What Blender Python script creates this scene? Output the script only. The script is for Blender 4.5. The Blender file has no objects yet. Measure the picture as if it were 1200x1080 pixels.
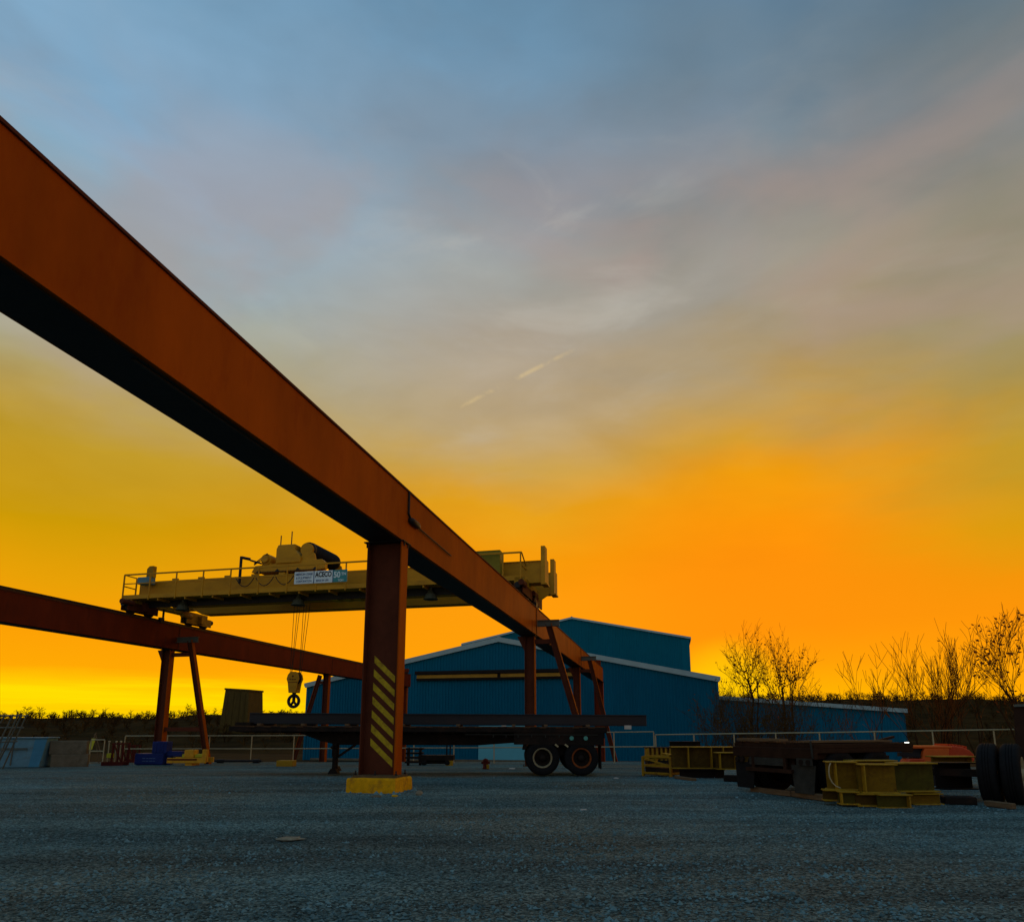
import bpy, math, random
import numpy as np
from mathutils import Vector, Matrix
R = math.radians
sc = bpy.context.scene
C = sc.collection
rnd = random.Random(7)

# ------------------------------------------------------------------ camera
F_PX, PX, PY, TILT, HC = 795.0, 600.0, 700.0, R(10.9), 1.4
CT, ST = math.cos(TILT), math.sin(TILT)
cam = bpy.data.cameras.new('camera')
cam.sensor_fit = 'HORIZONTAL'; cam.sensor_width = 36
cam.lens = 36 * F_PX / 1200
cam.shift_x = 0; cam.shift_y = (PY - 540) / 1200
cam.clip_start = 0.05; cam.clip_end = 3000
co = bpy.data.objects.new('camera', cam); C.objects.link(co)
co.location = (0, 0, HC); co.rotation_euler = (R(90) + TILT, 0, 0)
sc.camera = co

def ray(x, y):
    u, v = x - PX, PY - y
    return Vector((u, F_PX * CT - v * ST, F_PX * ST + v * CT))
def at(x, y, Y):
    r = ray(x, y); k = Y / r.y
    return Vector((r.x * k, Y, r.z * k + HC))

# ------------------------------------------------------------------ terrain
def sm(t): t = min(1, max(0, t)); return t * t * (3 - 2 * t)
def edgeY(X):
    if X < 9: return 42
    if X < 11: return 42 - (X - 9) * 2.5
    return max(30, 37 - (X - 11) * 0.42)
def zg(X, Y):
    z = -0.58 * sm((Y - 17) / 26)
    e = Y - edgeY(X)
    if e > 0: z += (-2.4 - z) * sm(e / 5)
    return z
def gp(x, y):
    r = ray(x, y); Y = 5
    for _ in range(60):
        z = zg(r.x / r.y * Y, Y)
        Yn = (z - HC) / r.z * r.y if r.z < -1e-4 else 60
        Y = 0.5 * Y + 0.5 * min(60, max(3, Yn))
    X = r.x / r.y * Y
    return Vector((X, Y, zg(X, Y)))

# ------------------------------------------------------------------ runway frame
AZ = R(12.8)
def FR(lat, s, z=0):
    return Vector((lat * math.cos(AZ) + s * math.sin(AZ), -lat * math.sin(AZ) + s * math.cos(AZ), z))
def zfr(lat, s): p = FR(lat, s); return zg(p.x, p.y)

# ------------------------------------------------------------------ materials
def lin(c): return tuple(((v / 255) / 12.92 if v / 255 <= 0.04045 else ((v / 255 + 0.055) / 1.055) ** 2.4) for v in c)
def mat(name, col, rough=0.7, var=0.25, scale=3.0, bump=0.15, bscale=40, metal=0.0, dirt=None, dscale=1.2, damt=0.5, stretch=(1, 1, 1), spec=None):
    if spec is None: spec = 0.25 if rough < 0.7 else (0.12 if rough < 0.88 else 0.03)
    m = bpy.data.materials.new(name); m.use_nodes = True
    nt = m.node_tree; b = nt.nodes['Principled BSDF']
    tc = nt.nodes.new('ShaderNodeTexCoord')
    mp = nt.nodes.new('ShaderNodeMapping'); mp.inputs['Scale'].default_value = stretch
    nt.links.new(tc.outputs['Object'], mp.inputs['Vector'])
    n = nt.nodes.new('ShaderNodeTexNoise'); n.inputs['Scale'].default_value = scale; n.inputs['Detail'].default_value = 6; n.inputs['Roughness'].default_value = 0.65
    nt.links.new(mp.outputs['Vector'], n.inputs['Vector'])
    cr = nt.nodes.new('ShaderNodeValToRGB')
    cr.color_ramp.elements[0].position = 0.3; cr.color_ramp.elements[1].position = 0.7
    cr.color_ramp.elements[0].color = (*[c * (1 - var) for c in col], 1)
    cr.color_ramp.elements[1].color = (*[min(1, c * (1 + var)) for c in col], 1)
    nt.links.new(n.outputs['Fac'], cr.inputs['Fac'])
    out = cr.outputs['Color']
    if dirt:
        n2 = nt.nodes.new('ShaderNodeTexNoise'); n2.inputs['Scale'].default_value = dscale; n2.inputs['Detail'].default_value = 8; n2.inputs['Roughness'].default_value = 0.75
        nt.links.new(mp.outputs['Vector'], n2.inputs['Vector'])
        r2 = nt.nodes.new('ShaderNodeValToRGB'); r2.color_ramp.elements[0].position = 0.5; r2.color_ramp.elements[1].position = 0.68
        r2.color_ramp.elements[0].color = (0, 0, 0, 1); r2.color_ramp.elements[1].color = (damt, damt, damt, 1)
        nt.links.new(n2.outputs['Fac'], r2.inputs['Fac'])
        mx = nt.nodes.new('ShaderNodeMix'); mx.data_type = 'RGBA'
        nt.links.new(r2.outputs['Color'], mx.inputs['Factor'])
        nt.links.new(out, mx.inputs['A']); mx.inputs['B'].default_value = (*dirt, 1)
        out = mx.outputs['Result']
    nt.links.new(out, b.inputs['Base Color'])
    b.inputs['Roughness'].default_value = rough; b.inputs['Metallic'].default_value = metal
    b.inputs['Specular IOR Level'].default_value = spec
    if bump:
        nb = nt.nodes.new('ShaderNodeTexNoise'); nb.inputs['Scale'].default_value = bscale; nb.inputs['Detail'].default_value = 4
        nt.links.new(tc.outputs['Object'], nb.inputs['Vector'])
        bp = nt.nodes.new('ShaderNodeBump'); bp.inputs['Strength'].default_value = bump; bp.inputs['Distance'].default_value = 0.02
        nt.links.new(nb.outputs['Fac'], bp.inputs['Height']); nt.links.new(bp.outputs['Normal'], b.inputs['Normal'])
    return m
rust = (0.10, 0.035, 0.012)
M = dict(
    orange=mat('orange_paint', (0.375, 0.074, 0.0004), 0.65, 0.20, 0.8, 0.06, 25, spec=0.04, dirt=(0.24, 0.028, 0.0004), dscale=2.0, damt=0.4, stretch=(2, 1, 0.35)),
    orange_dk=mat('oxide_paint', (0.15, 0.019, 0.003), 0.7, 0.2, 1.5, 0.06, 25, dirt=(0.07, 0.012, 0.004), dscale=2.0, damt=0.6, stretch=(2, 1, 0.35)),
    oxide=mat('dark_oxide', (0.10, 0.026, 0.012), 0.75, 0.2, 2, 0.06, 25),
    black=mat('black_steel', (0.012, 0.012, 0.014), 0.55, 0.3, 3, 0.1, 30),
    rail=mat('rail_steel', (0.05, 0.035, 0.025), 0.5, 0.3, 4, 0.1, 30, metal=0.3),
    yellow=mat('crane_yellow', (0.52, 0.25, 0.006), 0.6, 0.14, 0.9, 0.05, 20, dirt=(0.26, 0.11, 0.006), dscale=1.4, damt=0.5, stretch=(0.6, 1, 1.5)),
    yellow_dk=mat('shop_yellow', (0.36, 0.20, 0.004), 0.65, 0.25, 3, 0.1, 25, dirt=(0.13, 0.045, 0.008), dscale=3.5, damt=0.8),
    webyellow=mat('grimy_shaded_yellow', (0.19, 0.105, 0.004), 0.7, 0.40, 2.2, 0.15, 20, dirt=(0.06, 0.020, 0.007), dscale=2.6, damt=0.95),  # grime on the webs, with the shade below the flanges put into the colour
    stripe=mat('hazard_yellow', (0.50, 0.35, 0.008), 0.6, 0.22, 4, 0.05, 30, dirt=(0.16, 0.05, 0.01), dscale=7, damt=0.75),
    pad=mat('pad_yellow', (0.74, 0.36, 0.003), 0.8, 0.25, 4, 0.4, 18, dirt=(0.28, 0.12, 0.02), dscale=3.5, damt=0.85),
    plate=mat('base_plate_rust', (0.13, 0.085, 0.04), 0.8, 0.35, 9, 0.2, 30),
    grey=mat('grey_paint', (0.105, 0.115, 0.095), 0.6, 0.15, 4, 0.05, 25),
    greymetal=mat('galvanised', (0.40, 0.34, 0.20), 0.5, 0.15, 6, 0.05, 30, metal=0.1),
    green=mat('green_cabinet', (0.22, 0.185, 0.010), 0.6, 0.15, 2, 0.04, 20),
    lampmetal=mat('lamp_metal', (0.08, 0.09, 0.06), 0.5, 0.15, 6, 0.05, 30, metal=0.3),
    white=mat('white_vinyl', (0.66, 0.78, 0.82), 0.5, 0.06, 5, 0.0),
    teal=mat('teal_vinyl', (0.04, 0.26, 0.28), 0.5, 0.06, 5, 0.0),
    ink=mat('dark_ink', (0.012, 0.014, 0.02), 0.5, 0.1, 5, 0.0),
    navy=mat('navy_ink', (0.05, 0.09, 0.22), 0.5, 0.1, 5, 0.0),
    siding=mat('blue_siding', (0.001, 0.132, 0.228), 0.55, 0.10, 0.25, 0.0, spec=0.06, dirt=(0.0008, 0.092, 0.165), dscale=0.15, damt=0.5, stretch=(1, 1, 0.3)),
    siding_far=mat('blue_siding_far', (0.001, 0.132, 0.198), 0.6, 0.08, 0.25, 0.0, spec=0.06),
    trim=mat('pale_trim', (0.33, 0.45, 0.46), 0.5, 0.1, 1, 0.0),
    roof=mat('roof_sheet', (0.20, 0.27, 0.30), 0.5, 0.1, 1, 0.0),
    darktrim=mat('dark_header', (0.018, 0.012, 0.010), 0.7, 0.2, 1, 0.0),
    header=mat('yellow_header', (0.42, 0.22, 0.018), 0.6, 0.2, 1, 0.0),
    paledoor=mat('pale_door', (0.12, 0.46, 0.56), 0.5, 0.06, 0.8, 0.0),
    tyre=mat('tyre_rubber', (0.010, 0.010, 0.011), 0.85, 0.3, 8, 0.3, 35),
    rimw=mat('pale_rim', (0.28, 0.23, 0.13), 0.5, 0.2, 8, 0.1, 30, dirt=(0.12, 0.07, 0.03), dscale=9, damt=0.6),
    rimr=mat('rusty_rim', (0.22, 0.055, 0.012), 0.7, 0.25, 8, 0.1, 30),
    load=mat('dark_load_steel', (0.016, 0.016, 0.020), 0.55, 0.3, 1.5, 0.05, 25, dirt=(0.045, 0.022, 0.014), dscale=1.0, damt=0.5, stretch=(0.3, 1, 1)),
    frame=mat('trailer_frame', (0.014, 0.010, 0.008), 0.7, 0.3, 2, 0.1, 25, dirt=(0.05, 0.02, 0.01), dscale=2, damt=0.5),
    wood=mat('deck_wood', (0.085, 0.045, 0.022), 0.85, 0.4, 3, 0.3, 25, stretch=(6, 0.6, 1)),
    timber=mat('timber', (0.15, 0.095, 0.05), 0.85, 0.35, 4, 0.3, 30, stretch=(0.5, 5, 5)),
    rustwood=mat('rusty_trailer', (0.030, 0.013, 0.007), 0.8, 0.4, 2.5, 0.2, 25),
    mudflap=mat('mud_flap', (0.035, 0.035, 0.03), 0.85, 0.3, 5, 0.2, 25),
    lens=mat('teal_lens', (0.05, 0.30, 0.26), 0.25, 0.1, 5, 0.0, spec=0.5),
    concrete=mat('block_concrete', (0.155, 0.135, 0.095), 0.9, 0.22, 2.5, 0.3, 20, dirt=(0.07, 0.06, 0.04), dscale=2, damt=0.7),
    tan=mat('tan_panel', (0.088, 0.058, 0.014), 0.85, 0.25, 1.0, 0.2, 12, dirt=(0.055, 0.035, 0.012), dscale=0.9, damt=0.7, stretch=(2, 2, 0.4)),
    bluebox=mat('pale_blue_steel', (0.11, 0.25, 0.33), 0.6, 0.2, 2, 0.1, 20, dirt=(0.10, 0.12, 0.11), dscale=1.5, damt=0.8),
    bluepaint=mat('machine_blue', (0.004, 0.018, 0.13), 0.55, 0.25, 3, 0.1, 25),
    machyellow=mat('machine_yellow', (0.66, 0.32, 0.012), 0.6, 0.2, 3, 0.1, 25, dirt=(0.25, 0.09, 0.02), dscale=4, damt=0.6),
    signyellow=mat('sign_yellow', (0.50, 0.46, 0.02), 0.6, 0.12, 4, 0.0),
    redsteel=mat('dark_red_steel', (0.09, 0.012, 0.008), 0.7, 0.25, 4, 0.1, 25),
    redmach=mat('red_machine', (0.62, 0.055, 0.010), 0.5, 0.15, 2, 0.08, 20),
    orangemach=mat('orange_machine', (0.72, 0.12, 0.012), 0.5, 0.15, 2, 0.08, 20),
    cream=mat('cream_board', (0.52, 0.42, 0.33), 0.7, 0.2, 3, 0.1, 20),
    bark=mat('bark', (0.045, 0.022, 0.010), 0.9, 0.3, 6, 0.2, 25),
    twig=mat('twigs', (0.17, 0.052, 0.010), 0.9, 0.3, 2, 0.0),
    leaf=mat('dry_leaves', (0.20, 0.060, 0.010), 0.8, 0.5, 2, 0.0),
    thicket=mat('thicket_twigs', (0.085, 0.048, 0.018), 0.9, 0.4, 1, 0.0),
    hill=mat('hill_scrub', (0.022, 0.014, 0.004), 0.95, 0.55, 0.16, 0.6, 0.6, stretch=(1, 1, 1.5)),
    wood_far=mat('far_trees', (0.060, 0.032, 0.009), 0.95, 0.75, 0.22, 0.0),
    stone=mat('pale_stone', (0.26, 0.235, 0.17), 0.9, 0.25, 9, 0.3, 30),
    cable=mat('wire_rope', (0.03, 0.02, 0.012), 0.6, 0.2, 9, 0.0),
    paper=mat('pale_paper', (0.5, 0.47, 0.42), 0.7, 0.1, 5, 0.0),
)
# lamp glow
lm = bpy.data.materials.new('lit_lamp'); lm.use_nodes = True
_b = lm.node_tree.nodes['Principled BSDF']
_b.inputs['Emission Color'].default_value = (0.95, 1.0, 0.9, 1); _b.inputs['Emission Strength'].default_value = 3.0
M['lit'] = lm
# leaves let light through
for k in ('leaf',):
    _n = M[k].node_tree; _b = _n.nodes['Principled BSDF']; _t = _n.nodes.new('ShaderNodeBsdfTranslucent'); _t.inputs['Color'].default_value = (.40, .07, .008, 1)
    _m = _n.nodes.new('ShaderNodeMixShader'); _m.inputs['Fac'].default_value = .5; _n.links.new(_b.outputs[0], _m.inputs[1]); _n.links.new(_t.outputs[0], _m.inputs[2]); _n.links.new(_m.outputs[0], _n.nodes['Material Output'].inputs['Surface'])

# gravel
def gravel_mat():
    m = bpy.data.materials.new('gravel'); m.use_nodes = True
    nt = m.node_tree; b = nt.nodes['Principled BSDF']; N = nt.nodes.new; L = nt.links.new
    tc = N('ShaderNodeTexCoord')
    def noise(s, d=4, r=0.6, st=None):
        n = N('ShaderNodeTexNoise'); n.inputs['Scale'].default_value = s; n.inputs['Detail'].default_value = d; n.inputs['Roughness'].default_value = r
        if st:
            mp = N('ShaderNodeMapping'); mp.inputs['Scale'].default_value = st; mp.inputs['Rotation'].default_value = (0, 0, R(-14))
            L(tc.outputs['Object'], mp.inputs['Vector']); L(mp.outputs['Vector'], n.inputs['Vector'])
        else: L(tc.outputs['Object'], n.inputs['Vector'])
        return n
    v = N('ShaderNodeTexVoronoi'); v.inputs['Scale'].default_value = 44; L(tc.outputs['Object'], v.inputs['Vector'])
    v2 = N('ShaderNodeTexVoronoi'); v2.inputs['Scale'].default_value = 60; L(tc.outputs['Object'], v2.inputs['Vector'])
    sep = N('ShaderNodeSeparateColor'); L(v.outputs['Color'], sep.inputs['Color'])
    r1 = N('ShaderNodeValToRGB'); e = r1.color_ramp.elements
    e[0].position = 0; e[0].color = (0.020, 0.046, 0.052, 1); e[1].position = 1; e[1].color = (0.25, 0.41, 0.43, 1)
    x = e.new(0.62); x.color = (0.118, 0.222, 0.236, 1); L(sep.outputs['Red'], r1.inputs['Fac'])
    # large patches: dusty tracks and damp fines
    n1 = noise(0.42, 5, 0.6, (0.22, 2.0, 1)); r2 = N('ShaderNodeValToRGB'); e = r2.color_ramp.elements
    e[0].position = 0.35; e[0].color = (0.52, 0.54, 0.55, 1); e[1].position = 0.68; e[1].color = (1.32, 1.26, 1.20, 1); L(n1.outputs['Fac'], r2.inputs['Fac'])
    n3 = noise(1.9, 6, 0.7, (0.5, 1.6, 1)); r3 = N('ShaderNodeValToRGB'); e = r3.color_ramp.elements
    e[0].position = 0.32; e[0].color = (0.76, 0.76, 0.76, 1); e[1].position = 0.66; e[1].color = (1.15, 1.15, 1.15, 1); L(n3.outputs['Fac'], r3.inputs['Fac'])
    n5 = noise(0.16, 3, 0.5); r5 = N('ShaderNodeValToRGB'); e = r5.color_ramp.elements
    e[0].position = 0.4; e[0].color = (0.92, 1.02, 1.04, 1); e[1].position = 0.62; e[1].color = (1.38, 0.92, 0.74, 1); L(n5.outputs['Fac'], r5.inputs['Fac'])
    def mul(a, c):
        mx = N('ShaderNodeMix'); mx.data_type = 'RGBA'; mx.blend_type = 'MULTIPLY'; mx.inputs['Factor'].default_value = 1
        L(a, mx.inputs['A']); L(c, mx.inputs['B']); return mx.outputs['Result']
    out = mul(mul(mul(r1.outputs['Color'], r2.outputs['Color']), r3.outputs['Color']), r5.outputs['Color'])
    L(out, b.inputs['Base Color']); b.inputs['Roughness'].default_value = 0.9; b.inputs['Specular IOR Level'].default_value = 0.04
    n4 = noise(20, 6, 0.75)
    a1 = N('ShaderNodeMath'); a1.operation = 'MULTIPLY_ADD'; L(v.outputs['Distance'], a1.inputs[0]); a1.inputs[1].default_value = -0.7; L(n4.outputs['Fac'], a1.inputs[2])
    a2 = N('ShaderNodeMath'); a2.operation = 'MULTIPLY_ADD'; L(v2.outputs['Distance'], a2.inputs[0]); a2.inputs[1].default_value = -0.3; L(a1.outputs[0], a2.inputs[2])
    bp = N('ShaderNodeBump'); bp.inputs['Strength'].default_value = 1.0; bp.inputs['Distance'].default_value = 0.035
    L(a2.outputs[0], bp.inputs['Height']); L(bp.outputs['Normal'], b.inputs['Normal'])
    return m
M['gravel'] = gravel_mat()
M['dirt'] = mat('bank_dirt', (0.030, 0.021, 0.010), 0.95, 0.4, 0.6, 0.6, 3)
M['pebble'] = mat('pebbles', (0.13, 0.23, 0.25), 0.9, 0.6, 3.0, 0.0)

# ------------------------------------------------------------------ mesh builder
class MB:
    def __init__(s, off=(0, 0, 0)):
        s.v = []; s.f = []; s.s = []; s.off = Vector(off)
    def add(s, vs, fs, smooth=False):
        b = len(s.v)
        s.v += [tuple(Vector(p) - s.off) for p in vs]
        for f in fs: s.f.append(tuple(i + b for i in f)); s.s.append(smooth)
    def box(s, lo, hi):
        x0, y0, z0 = lo; x1, y1, z1 = hi
        s.hexa([(x0, y0, z0), (x1, y0, z0), (x1, y1, z0), (x0, y1, z0), (x0, y0, z1), (x1, y0, z1), (x1, y1, z1), (x0, y1, z1)])
    def hexa(s, p):
        s.add(p, [(0, 3, 2, 1), (4, 5, 6, 7), (0, 1, 5, 4), (1, 2, 6, 5), (2, 3, 7, 6), (3, 0, 4, 7)])
    def rbox(s, c, size, rz=0, rx=0, ry=0):
        m = Matrix.Rotation(rz, 4, 'Z') @ Matrix.Rotation(rx, 4, 'X') @ Matrix.Rotation(ry, 4, 'Y')
        hx, hy, hz = [d / 2 for d in size]; c = Vector(c)
        s.hexa([c + m @ Vector(q) for q in [(-hx, -hy, -hz), (hx, -hy, -hz), (hx, hy, -hz), (-hx, hy, -hz), (-hx, -hy, hz), (hx, -hy, hz), (hx, hy, hz), (-hx, hy, hz)]])
    def bar(s, p, q, w, h, up=(0, 0, 1)):
        p = Vector(p); q = Vector(q); d = (q - p).normalized(); u = Vector(up)
        if abs(d.dot(u)) > 0.98: u = Vector((0, 1, 0))
        a = d.cross(u).normalized(); b = a.cross(d).normalized(); a *= w / 2; b *= h / 2
        s.hexa([p - a - b, p + a - b, q + a - b, q - a - b, p - a + b, p + a + b, q + a + b, q - a + b])
    def tube(s, p, q, r0, r1=None, n=8, caps=True):
        if r1 is None: r1 = r0
        p = Vector(p); q = Vector(q); d = (q - p).normalized()
        u = Vector((0, 0, 1)) if abs(d.z) < 0.9 else Vector((1, 0, 0))
        a = d.cross(u).normalized(); b = d.cross(a).normalized()
        ring = lambda c, r: [c + (a * math.cos(2 * math.pi * i / n) + b * math.sin(2 * math.pi * i / n)) * r for i in range(n)]
        vs = ring(p, r0) + ring(q, r1)
        s.add(vs, [(i, i + n, (i + 1) % n + n, (i + 1) % n) for i in range(n)], n > 5)
        if caps:
            s.add(vs, [tuple(range(n)), tuple(reversed(range(n, 2 * n)))])
    def prism(s, pts, vec):
        n = len(pts); pts = [Vector(p) for p in pts]; vec = Vector(vec)
        s.add(pts + [p + vec for p in pts], [tuple(reversed(range(n))), tuple(range(n, 2 * n))] + [(i, (i + 1) % n, (i + 1) % n + n, i + n) for i in range(n)])
    def lathe(s, c, axis, prof, n=32, smooth=True):
        c = Vector(c); d = Vector(axis).normalized(); u = Vector((0, 0, 1)) if abs(d.z) < 0.9 else Vector((1, 0, 0))
        a = d.cross(u).normalized(); b = d.cross(a).normalized(); vs = []
        for (r, t) in prof:
            for i in range(n):
                th = 2 * math.pi * i / n; vs.append(c + d * t + (a * math.cos(th) + b * math.sin(th)) * r)
        m = len(prof); fs = []
        for j in range(m - 1):
            for i in range(n): fs.append((j * n + i, j * n + (i + 1) % n, (j + 1) * n + (i + 1) % n, (j + 1) * n + i))
        s.add(vs, fs, smooth)
    def ring(s, c, axis, R0, r, n=24, k=8):
        prof = [(R0 + r * math.cos(2 * math.pi * i / k), r * math.sin(2 * math.pi * i / k)) for i in range(k + 1)]
        s.lathe(c, axis, prof, n)
    def ibeam(s, c, L, H, W, yaw=0, tf=0.03, tw=0.022):
        c = Vector(c)
        s.rbox(c + Vector((0, 0, H / 2 - tf / 2)), (L, W, tf), yaw)
        s.rbox(c - Vector((0, 0, H / 2 - tf / 2)), (L, W, tf), yaw)
        s.rbox(c, (L - 0.004, tw, H - 2 * tf - 0.001), yaw)
    def build(s, name, m, parent=None, bevel=0, seg=1):
        me = bpy.data.meshes.new(name); me.from_pydata(s.v, [], s.f)
        me.polygons.foreach_set('use_smooth', s.s)
        me.materials.append(M[m] if isinstance(m, str) else m); me.update()
        o = bpy.data.objects.new(name, me); C.objects.link(o)
        if parent: o.parent = parent
        if bevel:
            b = o.modifiers.new('bevel', 'BEVEL'); b.width = bevel; b.segments = seg; b.limit_method = 'ANGLE'; b.angle_limit = R(50)
        return o
def tag(o, label, cat, group=None):
    o['label'] = label; o['category'] = cat
    if group: o['group'] = group
    return o
def thing(name, label, cat, loc=(0, 0, 0), rz=0, group=None):
    o = bpy.data.objects.new(name, None); C.objects.link(o); o.empty_display_size = 0.3
    o.location = loc; o.rotation_euler = (0, 0, rz)
    return tag(o, label, cat, group)
def rthing(name, label, cat, lat, s, z, group=None):
    return thing(name, label, cat, FR(lat, s, z), -AZ, group), (lat, s, z)
def struct(o): o['kind'] = 'structure'; return o
def segmesh(name, P, Q, r0, r1, m, parent=None, n=3, leaves=None, lm_=None):
    P = np.array(P, float); Q = np.array(Q, float); r0 = np.array(r0, float)[:, None]; r1 = np.array(r1, float)[:, None]
    D = Q - P; D /= np.maximum(np.linalg.norm(D, axis=1, keepdims=True), 1e-9)
    U = np.where(np.abs(D[:, 2:3]) < 0.9, np.array([[0, 0, 1.0]]), np.array([[1.0, 0, 0]]))
    A = np.cross(D, U); A /= np.linalg.norm(A, axis=1, keepdims=True); B = np.cross(D, A)
    rings = []
    for c, r in ((P, r0), (Q, r1)):
        for i in range(n):
            th = 2 * math.pi * i / n; rings.append(c + (A * math.cos(th) + B * math.sin(th)) * r)
    V = np.stack(rings, 1).reshape(-1, 3); k = len(P); base = np.arange(k)[:, None] * 2 * n
    F = np.concatenate([base + np.array([[i, i + n, (i + 1) % n + n, (i + 1) % n]]) for i in range(n)], 1).reshape(-1, 4)
    V = V.tolist(); F = F.tolist(); mi = [0] * len(F)
    if leaves:
        for c, a, b in leaves:
            j = len(V); V += [tuple(c - a - b * .3), tuple(c - b), tuple(c + a), tuple(c + b)]; F.append((j, j + 1, j + 2, j + 3)); mi.append(1)
    me = bpy.data.meshes.new(name); me.from_pydata(V, [], F); me.materials.append(M[m])
    if leaves: me.materials.append(M[lm_]); me.polygons.foreach_set('material_index', mi)
    me.update(); o = bpy.data.objects.new(name, me); C.objects.link(o)
    if parent: o.parent = parent
    return o
def text(name, body, size, m, parent, loc, width=None, bold=0.0, ext=0.002):
    cu = bpy.data.curves.new(name, 'FONT'); cu.body = body; cu.size = size; cu.extrude = ext; cu.offset = bold
    cu.align_x = 'CENTER'; cu.align_y = 'CENTER'
    t = bpy.data.objects.new(name + '_curve', cu); C.objects.link(t); bpy.context.view_layer.update()
    me = bpy.data.meshes.new_from_object(t.evaluated_get(bpy.context.evaluated_depsgraph_get()))
    bpy.data.objects.remove(t); bpy.data.curves.remove(cu)
    me.name = name
    if width:
        xs = [v.co.x for v in me.vertices]; k = width / (max(xs) - min(xs))
        for v in me.vertices: v.co.x *= k
    me.materials.clear(); me.materials.append(M[m])
    o = bpy.data.objects.new(name, me); C.objects.link(o); o.parent = parent
    o.location = loc; o.rotation_euler = (R(90), 0, 0)
    return o

# ------------------------------------------------------------------ ground sheet
def ground():
    Ys = [-40, -20, -10, -4] + [i * 0.25 for i in range(0, 80)] + [20 + i * 0.5 for i in range(0, 64)] + [53, 56, 60, 66, 75, 90, 110, 140, 180, 240, 320, 450, 700, 1200]
    Xs = [-900, -500, -300, -200, -140, -100, -75, -60, -50] + [-45 + i * 1.0 for i in range(0, 21)] + [-24 + i * 0.4 for i in range(0, 131)] + [29 + i for i in range(0, 14)] + [45, 55, 70, 90, 120, 160, 220, 320, 500, 900]
    from mathutils import noise as nz
    vs = []; nx = len(Xs)
    for Y in Ys:
        for X in Xs:
            z = zg(X, Y)
            amp = 1 if (-30 < X < 35 and Y < 40) else 0.3
            # bumps and shallow wheel ruts of a gravel yard
            z += amp * (0.028 * nz.noise(Vector((X * 0.35, Y * 0.55, 1.3))) + 0.014 * nz.noise(Vector((X * 1.3 - 0.3 * Y, Y * 1.9, 4.1))))
            vs.append((X, Y, z))
    fs = []; mi = []
    for j in range(len(Ys) - 1):
        for i in range(nx - 1):
            fs.append((j * nx + i, j * nx + i + 1, (j + 1) * nx + i + 1, (j + 1) * nx + i))
            xm = (Xs[i] + Xs[i + 1]) / 2; ym = (Ys[j] + Ys[j + 1]) / 2
            mi.append(1 if ym > edgeY(xm) + 0.3 or abs(xm) > 60 else 0)
    me = bpy.data.meshes.new('ground'); me.from_pydata(vs, [], fs)
    me.materials.append(M['gravel']); me.materials.append(M['dirt'])
    me.polygons.foreach_set('material_index', mi); me.polygons.foreach_set('use_smooth', [True] * len(fs)); me.update()
    o = bpy.data.objects.new('ground', me); C.objects.link(o); struct(o)
ground()

# loose stones lying on the yard
def pebbles():
    rs = np.random.RandomState(3); K = 30000
    Y = 4.6 + 17 * rs.rand(K) ** 1.5; X = (rs.rand(K) * 2 - 1) * (Y * 0.80 + 0.8)
    keep = rs.rand(K) < 0.35 + 0.65 * (np.sin(X * 0.9 + Y * 1.7) * np.sin(Y * 1.1 - X * .35) > -0.1); X = X[keep]; Y = Y[keep]; K = len(X)
    th = rs.rand(230) * 6.28; ex = np.clip(np.cos(th) * 1.5, -1, 1) * .64; ey = np.clip(np.sin(th) * 1.5, -1, 1) * .54; sp_ = rs.rand(230) ** 2 * .3; fc = FR(-6.52, 14.985)
    lx = ex * (1 + sp_); ly = ey * (1 + sp_); ca, sa = math.cos(AZ), math.sin(AZ)
    X = np.concatenate([X, fc.x + lx * ca + ly * sa]); Y = np.concatenate([Y, fc.y - lx * sa + ly * ca]); K = len(X)
    sz = 0.009 + 0.016 * rs.rand(K) ** 2.5 + 0.02 * (rs.rand(K) > 0.99)
    sz[-230:] = .010 + .07 * rs.rand(230) ** 4
    base = np.array([(1, 0, 0), (-1, 0, 0), (0, 1, 0), (0, -1, 0), (0, 0, .8), (0, 0, -.8)], float)
    f0 = np.array([(0, 2, 4), (2, 1, 4), (1, 3, 4), (3, 0, 4), (2, 0, 5), (1, 2, 5), (3, 1, 5), (0, 3, 5)])
    V = base[None] * (sz[:, None, None] * (0.7 + 0.6 * rs.rand(K, 6, 1)))
    th = rs.rand(K) * 6.28; c, s = np.cos(th), np.sin(th)
    x = V[:, :, 0] * c[:, None] - V[:, :, 1] * s[:, None]; y = V[:, :, 0] * s[:, None] + V[:, :, 1] * c[:, None]
    V[:, :, 0] = x + X[:, None]; V[:, :, 1] = y + Y[:, None]
    from mathutils import noise as nz
    Z = np.array([zg(a, b) + 0.028 * nz.noise(Vector((a * 0.35, b * 0.55, 1.3))) for a, b in zip(X, Y)])
    V[:, :, 2] += Z[:, None] + 0.002
    me = bpy.data.meshes.new('loose_stones')
    me.from_pydata(V.reshape(-1, 3).tolist(), [], (f0[None] + (np.arange(K) * 6)[:, None, None]).reshape(-1, 3).tolist())
    me.materials.append(M['pebble']); me.update()
    o = bpy.data.objects.new('loose_stones', me); C.objects.link(o); o['kind'] = 'stuff'
    o['label'] = 'loose grey stones scattered over the gravel yard'; o['category'] = 'gravel'
pebbles()

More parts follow.
